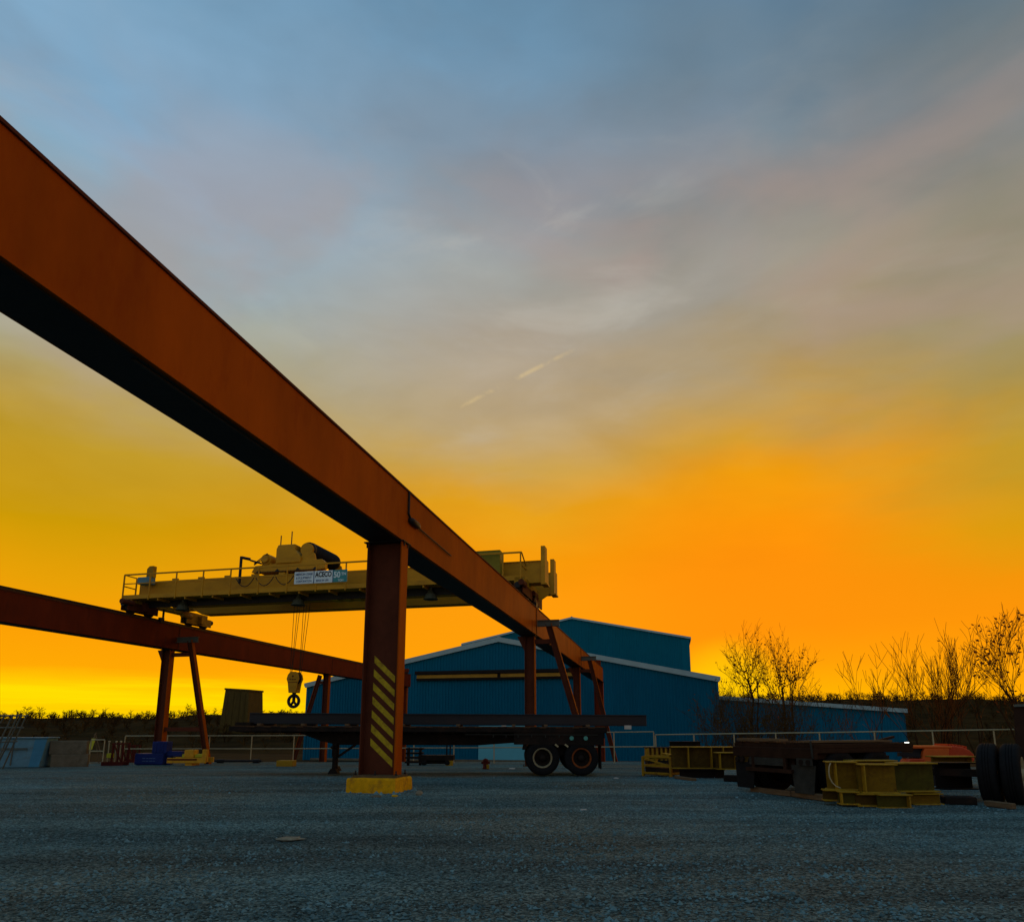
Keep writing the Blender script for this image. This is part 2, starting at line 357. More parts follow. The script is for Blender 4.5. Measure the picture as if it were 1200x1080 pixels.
# ------------------------------------------------------------------ runway girders
ZB, ZT = 5.87, 7.25
def girder(name, label, latR, width, s0, s1, seams, near):
    lc = latR - width / 2
    root, off = rthing(name, label, 'crane beam', lc, s0, 0, 'runway girders of the gantry')
    hw = width / 2
    m = MB(off)
    m.box((lc - hw + 0.03, s0, ZB + 0.03), (lc + hw - 0.03, s1, ZT - 0.045))
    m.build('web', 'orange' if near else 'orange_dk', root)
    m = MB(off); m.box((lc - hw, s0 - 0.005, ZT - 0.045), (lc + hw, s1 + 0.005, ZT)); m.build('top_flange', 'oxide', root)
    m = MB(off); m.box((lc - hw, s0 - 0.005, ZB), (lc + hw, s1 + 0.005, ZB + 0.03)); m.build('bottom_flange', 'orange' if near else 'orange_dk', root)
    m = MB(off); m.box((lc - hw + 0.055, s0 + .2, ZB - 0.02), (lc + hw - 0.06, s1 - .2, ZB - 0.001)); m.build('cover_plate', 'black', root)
    m = MB(off)
    re = s1 if not near else s1
    m.box((lc - 0.10, s0, ZT + 0.001), (lc + 0.10, re, ZT + 0.03)); m.box((lc - 0.03, s0, ZT + 0.03), (lc + 0.03, re, ZT + 0.15)); m.box((lc - 0.055, s0, ZT + 0.15), (lc + 0.055, re, ZT + 0.205))
    for k in range(int((re - s0) / 0.9)):
        m.box((lc - 0.2, s0 + 0.3 + k * 0.9, ZT + 0.031), (lc + 0.2, s0 + 0.42 + k * 0.9, ZT + 0.06))
    m.build('rail', 'rail', root)
    for sm_ in seams:
        m = MB(off); m.box((latR - 0.034, sm_ - 0.03, ZB + 0.034), (latR - 0.004, sm_ + 0.03, ZT - 0.05)); m.build('splice_plate', 'oxide', root)
        m = MB(off); m.box((latR - 0.034, sm_ - 1.1, ZB + 0.034), (latR - 0.022, sm_ - 1.075, ZB + 0.62)); m.build('stiffener', 'oxide', root)
    if not near:
        m = MB(off); m.box((latR - 0.036, s0 + .3, ZT - .075), (latR - .02, s1 - .3, ZT - .05))
        for k in range(int((s1 - s0) / 1.0)):
            m.box((latR - 0.034, s0 + 0.5 + k, ZT - 0.13), (latR - 0.01, s0 + 0.56 + k, ZT - 0.047))
        m.build('clip_strip', 'oxide', root)
    return root, off
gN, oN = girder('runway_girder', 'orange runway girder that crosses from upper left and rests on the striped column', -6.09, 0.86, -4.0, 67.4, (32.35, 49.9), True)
lcN = -6.09 - .43
m = MB(oN)   # conduit with pull box near the first column
m.tube((-6.085, 15.2, ZT - .05), (-6.085, 15.2, ZT - .62), .03); m.tube((-6.085, 15.2, ZT - .62), (-6.085, 15.45, ZT - .78), .03)
m.lathe((-6.06, 15.25, ZT - .76), (0, 1, 0), [(0.0, 0), (.06, 0), (.085, .12), (.085, .5), (.05, .62), (0, .62)], 12)
m.tube((-6.075, 15.8, ZT - .78), (-6.075, 18.6, ZT - .84), .018, n=6)
m.build('conduit', 'black', gN)
m = MB(oN); m.box((-6.25, 6.4, ZB - .035), (-6.20, 9.2, ZB - .0205)); m.build('underside_strap', 'rail', gN)
m = MB(oN); m.box((lcN - .22, 67.0, ZT + .21), (lcN + .22, 67.3, ZT + .75)); m.build('end_stop', 'orange_dk', gN, .01)
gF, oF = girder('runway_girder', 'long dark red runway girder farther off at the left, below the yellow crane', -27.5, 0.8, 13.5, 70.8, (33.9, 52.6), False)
lcF = -27.9
m = MB(oF); m.box((lcF - .22, 70.3, ZT + .21), (lcF + .22, 70.6, ZT + .6)); m.build('end_stop', 'orange_dk', gF, .01)

# ------------------------------------------------------------------ columns
def wcolumn(label, lat, s, depth, fw, zb, brace=None, stripes=False, group='steel columns under the runway girders', gus=False, col='oxide'):
    root, off = rthing('runway_column', label, 'column', lat, s, zb, group)
    zt = ZB - .045; h = depth / 2
    m = MB(off); m.box((lat - h + .03, s - .012, zb + .05), (lat + h - .03, s + .012, zt)); m.build('web', col, root)
    for sd, mm in ((-1, 'oxide'), (1, 'orange')):  # right flange brighter orange: light from the right put into its colour
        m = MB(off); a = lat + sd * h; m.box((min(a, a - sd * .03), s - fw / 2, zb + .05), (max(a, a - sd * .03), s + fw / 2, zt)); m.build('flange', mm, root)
    m = MB(off); m.box((lat - h - .08, s - fw / 2 - .05, zt), (lat + h + .06, s + fw / 2 + .05, ZB - .021))
    for a in (lat - h - .05, lat + h + .03):
        for b in (-.12, .12): m.tube((a, s + b, ZB - .14), (a, s + b, ZB - .02), .018, n=6)
    m.build('cap_plate', 'black', root)
    m = MB(off); m.box((lat - h - .07, s - fw / 2 - .12, zb), (lat + h + .10, s + fw / 2 + .12, zb + .05)); m.build('base_plate', 'plate', root, .004)
    for a in (-h - .035, 0.0, h + .06):
        for b in (-1, 1):
            m = MB(off); m.tube((lat + a, s + b * (fw / 2 + .07), zb + .05), (lat + a, s + b * (fw / 2 + .07), zb + .15), .016, n=6); m.tube((lat + a, s + b * (fw / 2 + .07), zb + .05), (lat + a, s + b * (fw / 2 + .07), zb + .085), .032, n=6)
            m.build('anchor_bolt', 'black', root)
    if gus:
        m = MB(off); m.prism([(lat - h, s - .1, zt), (lat - h - .38, s - .1, zt), (lat - h, s - .1, zt - .75)], (0, .2, 0)); m.build('gusset', 'oxide', root)
    if brace:
        (l0, z0), (l1, z1), zs = brace
        sg = 1 if l0 > lat else -1
        m = MB(off); d = Vector((l1 - l0, 0, z1 - z0)); m.bar((l0, s, z0), (l1, s, z1), .27, .02, (0, 1, 0))
        m.build('brace', 'oxide', root)
        for sd in (-1, 1):
            m = MB(off); n_ = Vector((d.z, 0, -d.x)).normalized() * (.14 * sd)
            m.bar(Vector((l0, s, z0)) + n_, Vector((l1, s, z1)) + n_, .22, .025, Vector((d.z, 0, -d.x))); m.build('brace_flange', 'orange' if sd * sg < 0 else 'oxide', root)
        if zs:
            for z in zs:
                t = (z - z0) / (z1 - z0); lx = l0 + (l1 - l0) * t
                m = MB(off); m.bar((lat + sg * (h + .001), s, z), (lx - sg * .12, s, z), .16, .22); m.build('strut', 'oxide', root)
    if stripes:
        rr = random.Random(2)
        for k in range(7):
            zt_ = 3.10 - k * .32; e = MB(off)
            a, b = lat - .235 - .004 * k, lat + .30
            e.prism([(a, s - .0125, zt_), (b, s - .0125, zt_ - .50), (b, s - .0125, zt_ - .655), (a, s - .0125, zt_ - .17)], (0, -.003, 0))
            e.build('hazard_stripe', 'stripe', root)
    return root, off
N1l = -6.52
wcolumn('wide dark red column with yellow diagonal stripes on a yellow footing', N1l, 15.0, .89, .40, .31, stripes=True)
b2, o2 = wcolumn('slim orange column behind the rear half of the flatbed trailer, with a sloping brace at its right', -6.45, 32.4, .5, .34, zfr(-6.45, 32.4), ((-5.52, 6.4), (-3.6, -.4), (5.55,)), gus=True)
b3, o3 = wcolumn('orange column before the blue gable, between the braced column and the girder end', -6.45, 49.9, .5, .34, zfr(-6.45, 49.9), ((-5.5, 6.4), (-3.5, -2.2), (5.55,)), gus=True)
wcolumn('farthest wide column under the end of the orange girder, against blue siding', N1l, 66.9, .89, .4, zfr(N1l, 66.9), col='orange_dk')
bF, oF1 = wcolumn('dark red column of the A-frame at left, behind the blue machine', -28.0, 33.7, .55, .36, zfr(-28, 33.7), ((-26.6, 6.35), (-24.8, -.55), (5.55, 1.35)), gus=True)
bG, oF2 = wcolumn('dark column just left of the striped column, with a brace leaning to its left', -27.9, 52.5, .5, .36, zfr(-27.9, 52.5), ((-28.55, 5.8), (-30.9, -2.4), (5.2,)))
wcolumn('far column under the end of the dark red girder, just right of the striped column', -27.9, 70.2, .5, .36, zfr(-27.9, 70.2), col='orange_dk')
for rt, of, l0, l1, s, z in ((b2, o2, -6.088, -5.0, 32.4, 6.45), (b3, o3, -6.088, -5.0, 49.9, 6.45), (bF, oF1, -27.498, -26.1, 33.7, 6.4)):
    m = MB(of); m.box((l0, s - .1, z + .13), (l1, s + .1, z + .155)); m.box((l0, s - .1, z - .155), (l1, s + .1, z - .13)); m.box((l0, s - .02, z - .13), (l1 - .003, s + .02, z + .13)); m.build('bracket', 'grey', rt)
# footing: a rough cast block
def footing():
    root, off = rthing('column_footing', 'yellow painted concrete footing under the striped column', 'footing', N1l, 15.0, 0)
    from mathutils import noise as nz
    bm = MB(off); n = 16; top = []; bot = []
    x0, x1, y0, y1 = N1l - .56, N1l + .60, 14.46, 15.45
    per = []
    for i in range(n): per.append((x0 + (x1 - x0) * i / n, y0))
    for i in range(n): per.append((x1, y0 + (y1 - y0) * i / n))
    for i in range(n): per.append((x1 - (x1 - x0) * i / n, y1))
    for i in range(n): per.append((x0, y1 - (y1 - y0) * i / n))
    vs = []; k = len(per)
    for zc, ins in ((-.12, -.02), (.05, -.015), (.27, 0), (.31, .025)):
        for (a, b) in per:
            q = nz.noise(Vector((a * 5, b * 5, zc * 6))) * .03
            cx, cy = N1l, 14.985; vs.append((a + (cx - a) * (ins * 1.4 + q), b + (cy - b) * (ins * 1.4 + q), zc + (q * .4 if zc > .2 else 0)))
    fs = [(r * k + i, r * k + (i + 1) % k, (r + 1) * k + (i + 1) % k, (r + 1) * k + i) for r in range(3) for i in range(k)]
    fs.append(tuple(range(3 * k, 4 * k)))
    bm.add(vs, fs); bm.build('cast_block', 'pad', root)
    m = MB(off); m.box((N1l - .52, 14.60, .311), (N1l + .555, 15.36, .33)); m.build('grout_bed', 'plate', root)
footing()

# ------------------------------------------------------------------ bridge crane
crane, oc = rthing('bridge_crane', 'mustard yellow double girder overhead crane spanning the two orange runways', 'crane', -17, 33, ZT + .205)
LL, LR = -28.2, -5.66
def gbox(s0, s1):
    m = MB(oc)
    for (a, b, za, zb) in ((LL, LL + 1.3, 8.25, 8.25), (LL + 1.3, LL + 2.0, 8.25, 7.9), (LL + 2.0, LR - 2.0, 7.9, 7.9), (LR - 2.0, LR - 1.3, 7.9, 8.25), (LR - 1.3, LR, 8.25, 8.25)):
        m.hexa([(a, s0, za), (b, s0, zb), (b, s1, zb), (a, s1, za), (a, s0, 9.30), (b, s0, 9.30), (b, s1, 9.30), (a, s1, 9.30)])
    m.box((LL - .03, s0 - .06, 9.301), (LR + .001, s1 + .06, 9.33))
    m.box((LL, (s0 + s1) / 2 - .04, 9.331), (LR - .2, (s0 + s1) / 2 + .04, 9.42))
    return m
for s0 in (31.25, 33.95):
    m = gbox(s0, s0 + .78); m.build('girder', 'yellow', crane)
    m = MB(oc); m.box((LR + .002, s0 - .12, 8.2), (LR + .20, s0 + .9, 9.45)); m.box((LR + .0, s0 - .10, 9.4), (LR + .198, s0 + .5, 10.03)); m.box((LR + .02, s0 - .2, 8.12), (LR + .3, s0 + .6, 8.199))
    m.build('end_plate', 'yellow', crane)
m = MB(oc); m.prism([(-7.25, 33.88, 8.95), (-7.25, 33.88, 8.2), (-6.6, 33.88, 7.86), (-6.2, 33.88, 7.86), (LR + .0, 33.88, 8.22), (LR + .0, 33.88, 9.25), (-6.1, 33.88, 9.25)], (0, .06, 0)); m.build('end_skirt', 'yellow', crane)
m = MB(oc); m.box((LL + .3, 31.15, 7.86), (-6.8, 31.235, 8.2)); m.build('shade_strip', 'black', crane)  # added dark strip standing in for the shade under the walkway
# walkway with handrail
m = MB(oc); m.box((LL - .1, 30.25, 8.22), (-6.35, 31.24, 8.26)); m.box((LL - .1, 30.20, 8.18), (-6.35, 30.249, 8.40))
for k in range(14): m.box((LL + .4 + k * 1.65, 30.25, 8.06), (LL + .47 + k * 1.65, 31.24, 8.219))
m.build('walkway', 'yellow', crane)
m = MB(oc)
m.bar((LL - .1, 30.22, 9.52), (-13.2, 30.22, 9.52), .06, .075); m.bar((-8.6, 30.22, 9.52), (-6.4, 30.22, 9.52), .06, .075)
m.bar((LL - .1, 30.22, 9.02), (-13.2, 30.22, 9.02), .04, .05)
for k in range(11): m.bar((LL - .07 + k * 1.62, 30.19, 8.1), (LL - .07 + k * 1.62, 30.19, 9.5), .055, .055)
for x in (-6.45, -7.3, -8.6): m.bar((x, 30.19, 8.1), (x, 30.19, 9.5), .06, .06)
for y in (30.22, 31.1): m.bar((LL - .1, y, 8.25), (LL - .1, y, 9.52), .06, .06)
for z in (9.52, 8.9, 8.3): m.bar((LL - .1, 30.22, z), (LL - .1, 31.1, z), .05, .05)
m.bar((-6.4, 30.22, 9.5), (-6.4, 31.2, 9.1), .05, .05); m.bar((-6.4, 30.22, 8.9), (-6.4, 31.2, 8.9), .05, .05)
m.build('handrail', 'yellow', crane)
# bumps along the girder top and hanging festoon cable
m = MB(oc)
for k in range(7): m.rbox((LL + 2.2 + k * 1.62, 31.3, 9.39), (.34, .12, .12))
m.box((LL + 2.2, 31.3, 9.331), (LL + 12, 31.36, 9.36)); m.build('rail_clamp', 'yellow', crane)
m = MB(oc)
pts = []
for j in range(3):
    x0 = -22.0 + j * 1.15
    for t in range(9): pts.append(Vector((x0 + 1.15 * t / 8, 30.9, 9.25 - .55 * 4 * (t / 8) * (1 - t / 8))))
for a, b in zip(pts[:-1], pts[1:]): m.tube(a, b, .024, n=5, caps=False)
m.build('festoon_cable', 'black', crane)
# bogies
for (lat, endst) in ((lcF, 0), (lcN, 1)):
    et = MB(oc); et.box((lat - .24, 30.2, 8.02), (lat + .24, 34.9, 8.34)) if endst else et.box((lat - .24, 30.5, 8.0), (lat + .24, 36.4, 8.24))
    eo = et.build('end_truck', 'yellow_dk', crane)
    for s0 in ((30.0, 34.6) if not endst else (30.0, 32.7)):
        bg = MB(oc)
        for sd in (-1, 1): bg.box((lat + sd * .2 - .03, s0, 7.56), (lat + sd * .2 + .03, s0 + 2.2, 8.02))
        bg.box((lat - .17, s0 + .85, 7.7), (lat + .17, s0 + 1.3, 8.0)); (bg.box((lat + .23, s0 + .95, 7.62), (lat + .5, s0 + 1.35, 8.1)) if not endst else None)
        bg.tube((lat + .24, s0 + .3, 7.95), (lat + .24, s0 - .5, 7.95), .14, n=10)
        bo = bg.build('bogie', 'yellow_dk' if s0 > 34 else 'oxide', crane)
        for w in (.45, 1.75):
            wm = MB(oc); wm.lathe((lat, s0 + w, 7.745), (1, 0, 0), [(0, -.1), (.33, -.1), (.33, -.07), (.29, -.065), (.29, .065), (.33, .07), (.33, .1), (0, .1)], 20)
            w_ = wm.build('wheel', 'rail', crane)
    sw = MB(oc); sw.bar((lat + .33, 32.5, 8.0), (lat + .33, 32.5, 7.1), .05, .12); sw.box((lat + .27, 32.2, 7.2), (lat + .43, 32.5, 7.5)); sw.build('rail_sweep', 'black', crane)
    for s_ in ((29.85, 36.95) if not endst else (29.85, 34.9)):
        bu = MB(oc); bu.tube((lat, s_, 7.9), (lat, s_ + .15, 7.9), .15, n=12); bu.build('buffer', 'black', crane)
# end cabinet, green cabinet, lamps
m = MB(oc); m.box((-27.9, 30.7, 9.1), (-27.1, 31.1, 9.48)); m.build('junction_box', 'bluebox', crane, .01)
m = MB(oc); m.prism([(-27.45, 30.8, 9.48), (-27.05, 30.8, 9.48), (-27.05, 30.8, 10.1), (-27.3, 30.8, 10.1), (-27.45, 30.8, 9.95)], (0, .25, 0)); m.build('warning_horn', 'yellow_dk', crane)
m = MB(oc); m.box((-8.75, 30.45, 8.27), (-7.5, 30.95, 9.72)); m.box((-8.75, 30.44, 9.723), (-7.5, 30.96, 9.76)); o = m.build('control_cabinet', 'green', crane, .012)
for la in (-25.05, -18.25, -11.1):
    m = MB(oc); m.tube((la, 30.9, 8.18), (la, 30.9, 8.02), .08, n=10)
    m.lathe((la, 30.9, 8.03), (0, 0, -1), [(0, 0), (.13, 0), (.14, .12), (.22, .15), (.28, .24), (.31, .38), (.36, .42), (.36, .45), (.30, .44), (.14, .2), (0, .18)], 20)
    m.build('floodlight', 'lampmetal', crane)
m = MB(oc)
for k in range(5): m.box((-16.6 + k * .62, 31.3, 7.84), (-16.25 + k * .62, 31.9, 7.899))
m.build('bottom_plate', 'stripe', crane)
# sign
m = MB(oc); m.box((-18.1, 30.14, 8.52), (-15.22, 30.16, 9.14)); sg = m.build('sign_board', 'white', crane)
m = MB(oc); m.box((-15.98, 30.132, 8.52), (-15.22, 30.1395, 9.14)); m.build('capacity_panel', 'teal', sg)
for x in (-17.02, -15.98):
    m = MB(oc); m.box((x - .02, 30.131, 8.53), (x + .02, 30.1392, 9.13)); m.build('panel_line', 'navy', sg)
loc = lambda l, s, z: (l - oc[0], s - oc[1], z - oc[2])
text('lettering', 'ACECO', .36, 'ink', sg, loc(-16.5, 30.136, 8.94), .90, .012)
text('lettering', 'MADE IN USA', .15, 'navy', sg, loc(-16.55, 30.136, 8.64), .68, .003)
text('lettering', 'AMERICAN CRANE', .17, 'navy', sg, loc(-17.57, 30.136, 9.0), .96, .004)
text('lettering', '& EQUIPMENT', .15, 'navy', sg, loc(-17.57, 30.136, 8.82), .86, .002)
text('lettering', 'CORPORATION', .15, 'navy', sg, loc(-17.57, 30.136, 8.64), .86, .002)
text('lettering', '50', .42, 'white', sg, loc(-15.76, 30.130, 8.88), .36, .012)
text('lettering', 'TN', .2, 'white', sg, loc(-15.40, 30.130, 8.92), .26, .006)
text('lettering', 'TON', .14, 'white', sg, loc(-15.55, 30.130, 8.60), .30, .003)

# trolley
tro, ot = rthing('hoist_trolley', 'mustard yellow hoist trolley with a dark rope drum on top of the crane', 'hoist', -19.2, 33, 9.42)
m = MB(ot)
for s_ in (31.5, 34.2):
    m.prism([(-21.5, s_, 9.6), (-21.3, s_, 9.95), (-20.2, s_, 10.0), (-19.9, s_, 10.12), (-17.4, s_, 10.12), (-17.2, s_, 9.95), (-17.2, s_, 9.62), (-17.7, s_, 9.56), (-21.3, s_, 9.56)], (0, .3, 0))
m.box((-21.2, 31.8, 9.6), (-17.5, 34.2, 9.7))
m.build('frame', 'yellow', tro, .015)
m = MB(ot); m.box((-20.0, 31.45, 10.0), (-18.95, 32.2, 11.0)); m.prism([(-20.05, 31.43, 10.0), (-18.6, 31.43, 10.0), (-18.6, 31.43, 10.3), (-18.95, 31.43, 10.7), (-18.95, 31.43, 11.02), (-19.95, 31.43, 11.02), (-20.05, 31.43, 10.8)], (0, .6, 0)); m.build('gearbox', 'yellow', tro, .03)
m = MB(ot); m.tube((-18.35, 31.75, 10.72), (-18.35, 34.6, 10.72), .44, n=28)
for k in range(34): m.ring((-18.35, 31.95 + k * .075, 10.72), (0, 1, 0), .445, .02, 28, 5)
m.build('drum', 'black', tro)
for s_ in (31.58, 34.61):
    m = MB(ot); m.tube((-18.35, s_, 10.72), (-18.35, s_ + .16, 10.72), .36, n=28); m.prism([(-18.85, s_ + .01, 9.95), (-17.75, s_ + .01, 9.95), (-17.9, s_ + .01, 10.5), (-18.25, s_ + .01, 10.72), (-18.5, s_ + .01, 10.6)], (0, .13, 0)); m.build('drum_stand', 'yellow', tro)
m = MB(ot); m.tube((-20.7, 31.55, 10.3), (-20.7, 32.4, 10.3), .30, n=20); m.tube((-20.7, 31.4, 10.3), (-20.7, 31.549, 10.3), .2, n=16); m.box((-20.95, 31.6, 9.98), (-20.4, 32.3, 10.1)); m.build('motor', 'yellow', tro)
m = MB(ot); m.tube((-21.75, 30.9, 8.9), (-21.75, 30.9, 10.35), .075, n=8); m.tube((-21.75, 30.9, 10.3), (-21.4, 31.2, 10.25), .08, n=8); m.tube((-21.4, 31.2, 10.2), (-20.9, 31.5, 10.05), .05, n=8); m.tube((-21.3, 31.4, 10.05), (-20.6, 31.5, 10.6), .03, n=6); m.tube((-21.3, 31.4, 9.98), (-20.6, 31.5, 10.45), .03, n=6); m.build('cable_arm', 'black', tro)
for x, zz in ((-20.35, 11.8), (-19.7, 12.0)):
    m = MB(ot); m.tube((x, 32.3, 9.7), (x, 32.3, zz), .03, n=6); m.build('antenna', 'rail', tro)
m = MB(ot)
for x in (-21.2, -20.1, -18.9, -17.9): m.prism([(x, 31.45, 9.56), (x + .34, 31.45, 9.56), (x + .17, 31.45, 9.72)], (0, .03, 0))
m.box((-21.2, 31.46, 9.57), (-17.6, 31.47, 9.6)); m.build('clip_strip', 'black', tro)

# hook block
hk, oh = rthing('hook_block', 'yellow hook block with black ring hook hanging on ropes from the trolley', 'hook', -19.35, 32.9, 2.4)
hc = -19.35
m = MB(oh); pts = []
for sd in (-1, 1):
    P = [(hc - .36, 0, 3.98), (hc - .30, 0, 4.2), (hc - .16, 0, 4.36), (hc + .16, 0, 4.36), (hc + .30, 0, 4.2), (hc + .36, 0, 3.98), (hc + .28, 0, 3.78), (hc + .2, 0, 3.25), (hc - .2, 0, 3.25), (hc - .28, 0, 3.78)]
    m.prism([(a, 32.9 + sd * .2 - .03, z) for a, _, z in P], (0, .06, 0))
m.box((hc - .25, 32.75, 3.26), (hc + .25, 33.05, 3.42))
m.build('side_plate', 'yellow', hk)
m = MB(oh)
for dx in (-.14, 0, .14): m.rbox((hc + dx, 32.665, 3.95), (.1, .01, .05))
m.rbox((hc, 32.665, 4.12), (.09, .01, .09), 0, 0, R(45)); m.rbox((hc, 32.665, 3.80), (.56, .012, .03)); m.build('marking', 'redsteel', hk)
m = MB(oh)
for y in (32.82, 32.98): m.lathe((hc, y, 4.0), (0, 1, 0), [(0, -.05), (.30, -.05), (.30, -.035), (.25, -.01), (.25, .01), (.30, .035), (.30, .05), (0, .05)], 24)
m.build('sheave', 'black', hk)
m = MB(oh); m.tube((hc, 32.9, 3.25), (hc, 32.9, 3.0), .10, n=12); m.ring((hc, 32.9, 2.82), (0, 1, 0), .30, .085, 32, 8); m.tube((hc, 32.9, 3.05), (hc, 32.9, 2.76), .085, n=10); m.tube((hc, 32.9, 2.8), (hc - .2, 32.9, 2.58), .07, n=8); m.tube((hc, 32.9, 2.8), (hc + .2, 32.9, 2.58), .07, n=8); m.lathe((hc, 32.9, 3.12), (0, 0, 1), [(0, -.04), (.16, -.04), (.16, .04), (0, .04)], 16); m.build('hook', 'black', hk)
for i, (x1, x0) in enumerate(((-19.52, hc - .28), (-19.40, hc - .24), (-19.32, hc - .26), (-18.95, hc + .26), (-18.83, hc + .24), (-18.72, hc + .28))):
    m = MB(oh); m.tube((x0, 32.9 + .05 * ((i % 3) - 1), 4.0), (x1, 32.9 + .22 * ((i % 3) - 1), 9.5), .014, n=6); m.build('rope', 'cable', hk)

# ------------------------------------------------------------------ buildings
def gable(name, label, S, lat0, lat1, ze, za, zb, depth, mt, trim_h, rib=0.36, doors=None):
    lc = (lat0 + lat1) / 2
    root, off = rthing(name, label, 'building', lc, S, zb)
    def ztop(l): return ze + (za - ze) * (1 - abs(l - lc) / ((lat1 - lat0) / 2))
    m = MB(off); l = lat0; vs = []; 
    prof = []
    while l < lat1 - 1e-6:
        for d, y in ((0, 0), (.10 * rib, -.10), (.34 * rib, -.10), (.44 * rib, 0)):
            prof.append((min(l + d, lat1), y))
        l += rib
    prof.append((lat1, 0))
    k = len(prof); vs = [(a, S + y, zb) for a, y in prof] + [(a, S + y, ztop(a)) for a, y in prof]
    m.add(vs, [(i, i + 1, k + i + 1, k + i) for i in range(k - 1)])
    m.build('front_wall', mt, root)
    m = MB(off); m.add([(lat0, S + .02, zb), (lat1, S + .02, zb), (lat1, S + depth, zb), (lat0, S + depth, zb), (lat0, S + .02, ze), (lat1, S + .02, ze), (lat1, S + depth, ze), (lat0, S + depth, ze), (lc, S + depth, za)],
        [(1, 2, 6, 5), (3, 0, 4, 7), (2, 3, 7, 8, 6)]); m.build('side_wall', mt, root)
    rf = MB(off); t = .12
    for (a, b) in ((lat0 - .25, lc), (lc, lat1 + .25)):
        za_ = ze - .25 * (za - ze) / ((lat1 - lat0) / 2) if a != lc else za; zb_ = za if a != lc else ze - .25 * (za - ze) / ((lat1 - lat0) / 2)
        rf.hexa([(a, S - .25, za_ + .02), (b, S - .25, zb_ + .02), (b, S + depth + .2, zb_ + .02), (a, S + depth + .2, za_ + .02), (a, S - .25, za_ + t), (b, S - .25, zb_ + t), (b, S + depth + .2, zb_ + t), (a, S + depth + .2, za_ + t)])
    rf.tube((lc, S - .22, za + t), (lc, S + depth, za + t), .16, n=8)
    rf.build('roof', 'roof', root)
    tr = MB(off)
    for (a, b) in ((lat0 - .25, lc), (lc, lat1 + .25)):
        sl = (za - ze) / ((lat1 - lat0) / 2); z0 = ze - .25 * sl
        A, B = ((a, z0), (b, za)) if a != lc else ((a, za), (b, z0))
        tr.hexa([(A[0], S - .32, A[1] - trim_h), (B[0], S - .32, B[1] - trim_h), (B[0], S - .251, B[1] - trim_h), (A[0], S - .251, A[1] - trim_h), (A[0], S - .32, A[1] + t + .05), (B[0], S - .32, B[1] + t + .05), (B[0], S - .251, B[1] + t + .05), (A[0], S - .251, A[1] + t + .05)])
        e = a if a != lc else b; sg_ = -1 if a != lc else 1
        tr.box((min(e, e + sg_ * .12), S - .33, z0 - .22), (max(e, e + sg_ * .12), S + depth, z0 + .16))
    tr.build('trim', 'trim', root)
    for e in (lat0, lat1):
        cn = MB(off); cn.box((e - .12, S - .135, zb), (e + .12, S - .101, ze)); cn.build('corner_trim', mt, root)
    return root, off
b1, ob1 = gable('workshop_building', 'wide blue ribbed metal workshop with low gable and yellow door header behind the trailer', 78, -44, 5.35, 6.85, 11.9, -2.5, 24, 'siding', .42)
m = MB(ob1); m.box((-29.6, 77.35, 7.78), (-10.3, 77.94, 8.15)); m.build('door_canopy', 'darktrim', b1)
m = MB(ob1); m.box((-29.4, 77.55, 7.3), (-19.4, 77.94, 7.70)); m.box((-19.0, 77.55, 7.3), (-10.4, 77.94, 7.70)); m.build('door_header', 'header', b1)
m = MB(ob1); m.box((-29.5, 77.6, 7.05), (-10.35, 77.94, 7.295)); m.box((-19.395, 77.6, 7.3), (-19.005, 77.94, 7.78)); m.build('door_track', 'darktrim', b1)
m = MB(ob1); m.box((-21.7, 77.86, -2.5), (-16.0, 77.94, 1.7)); 
for k in range(8): m.box((-21.7, 77.845, -2.45 + k * .52), (-16.0, 77.859, -2.0 + k * .52))
m.build('roller_door', 'paledoor', b1)
m = MB(ob1); m.box((-43, 77.7, -2.5), (5, 77.92, -2.15)); m.build('base_kerb', 'concrete', b1)
for l in (-35.6, -35.0): 
    m = MB(ob1); m.tube((l, 77.8, -2.4), (l, 77.8, 2.5), .11, n=8); m.build('downpipe', 'trim', b1)
b2_, ob2 = gable('tall_building', 'tall blue metal building whose gable rises behind the workshop roof', 100, -30.3, 3.25, 14.15, 17.6, -2.5, 40, 'siding_far', .12, .5)
m = MB(ob2); m.box((3.25 - .9, 99.9, 14.15 - 5), (3.25 + .1, 99.945, 14.0)); m.build('corner_flashing', 'siding_far', b2_)
# low shed to the right
sh, os_ = rthing('low_shed', 'low blue ribbed metal shed with a pale roof edge beyond the bare trees', 'building', 15, 85, -2.5)
def lowz(l): return 5.05 - (l - 5.6) * .0815
m = MB(os_); prof = []; l = 5.7
while l < 25.8:
    for d, y in ((0, 0), (.06, -.045), (.13, -.045), (.19, 0)): prof.append((min(l + d, 25.8), y))
    l += .32
k = len(prof); m.add([(a, 85 + y, -2.5) for a, y in prof] + [(a, 85 + y, lowz(a)) for a, y in prof], [(i, i + 1, k + i + 1, k + i) for i in range(k - 1)]); m.build('front_wall', 'siding', sh)
m = MB(os_); m.box((25.78, 85.02, -2.5), (25.84, 108, 3.3)); m.build('side_wall', 'siding', sh)
m = MB(os_); m.hexa([(5.6, 84.7, 5.1), (26, 84.7, lowz(26) + .04), (26, 109, lowz(26) + .04), (5.6, 109, 5.1), (5.6, 84.7, 5.2), (26, 84.7, lowz(26) + .14), (26, 109, lowz(26) + .14), (5.6, 109, 5.2)]); m.build('roof', 'roof', sh)
m = MB(os_); m.hexa([(5.6, 84.6, 4.78), (26.05, 84.6, lowz(26.05) - .28), (26.05, 84.69, lowz(26.05) - .28), (5.6, 84.69, 4.78), (5.6, 84.6, 5.22), (26.05, 84.6, lowz(26.05) + .17), (26.05, 84.69, lowz(26.05) + .17), (5.6, 84.69, 5.22)]); m.build('trim', 'trim', sh)
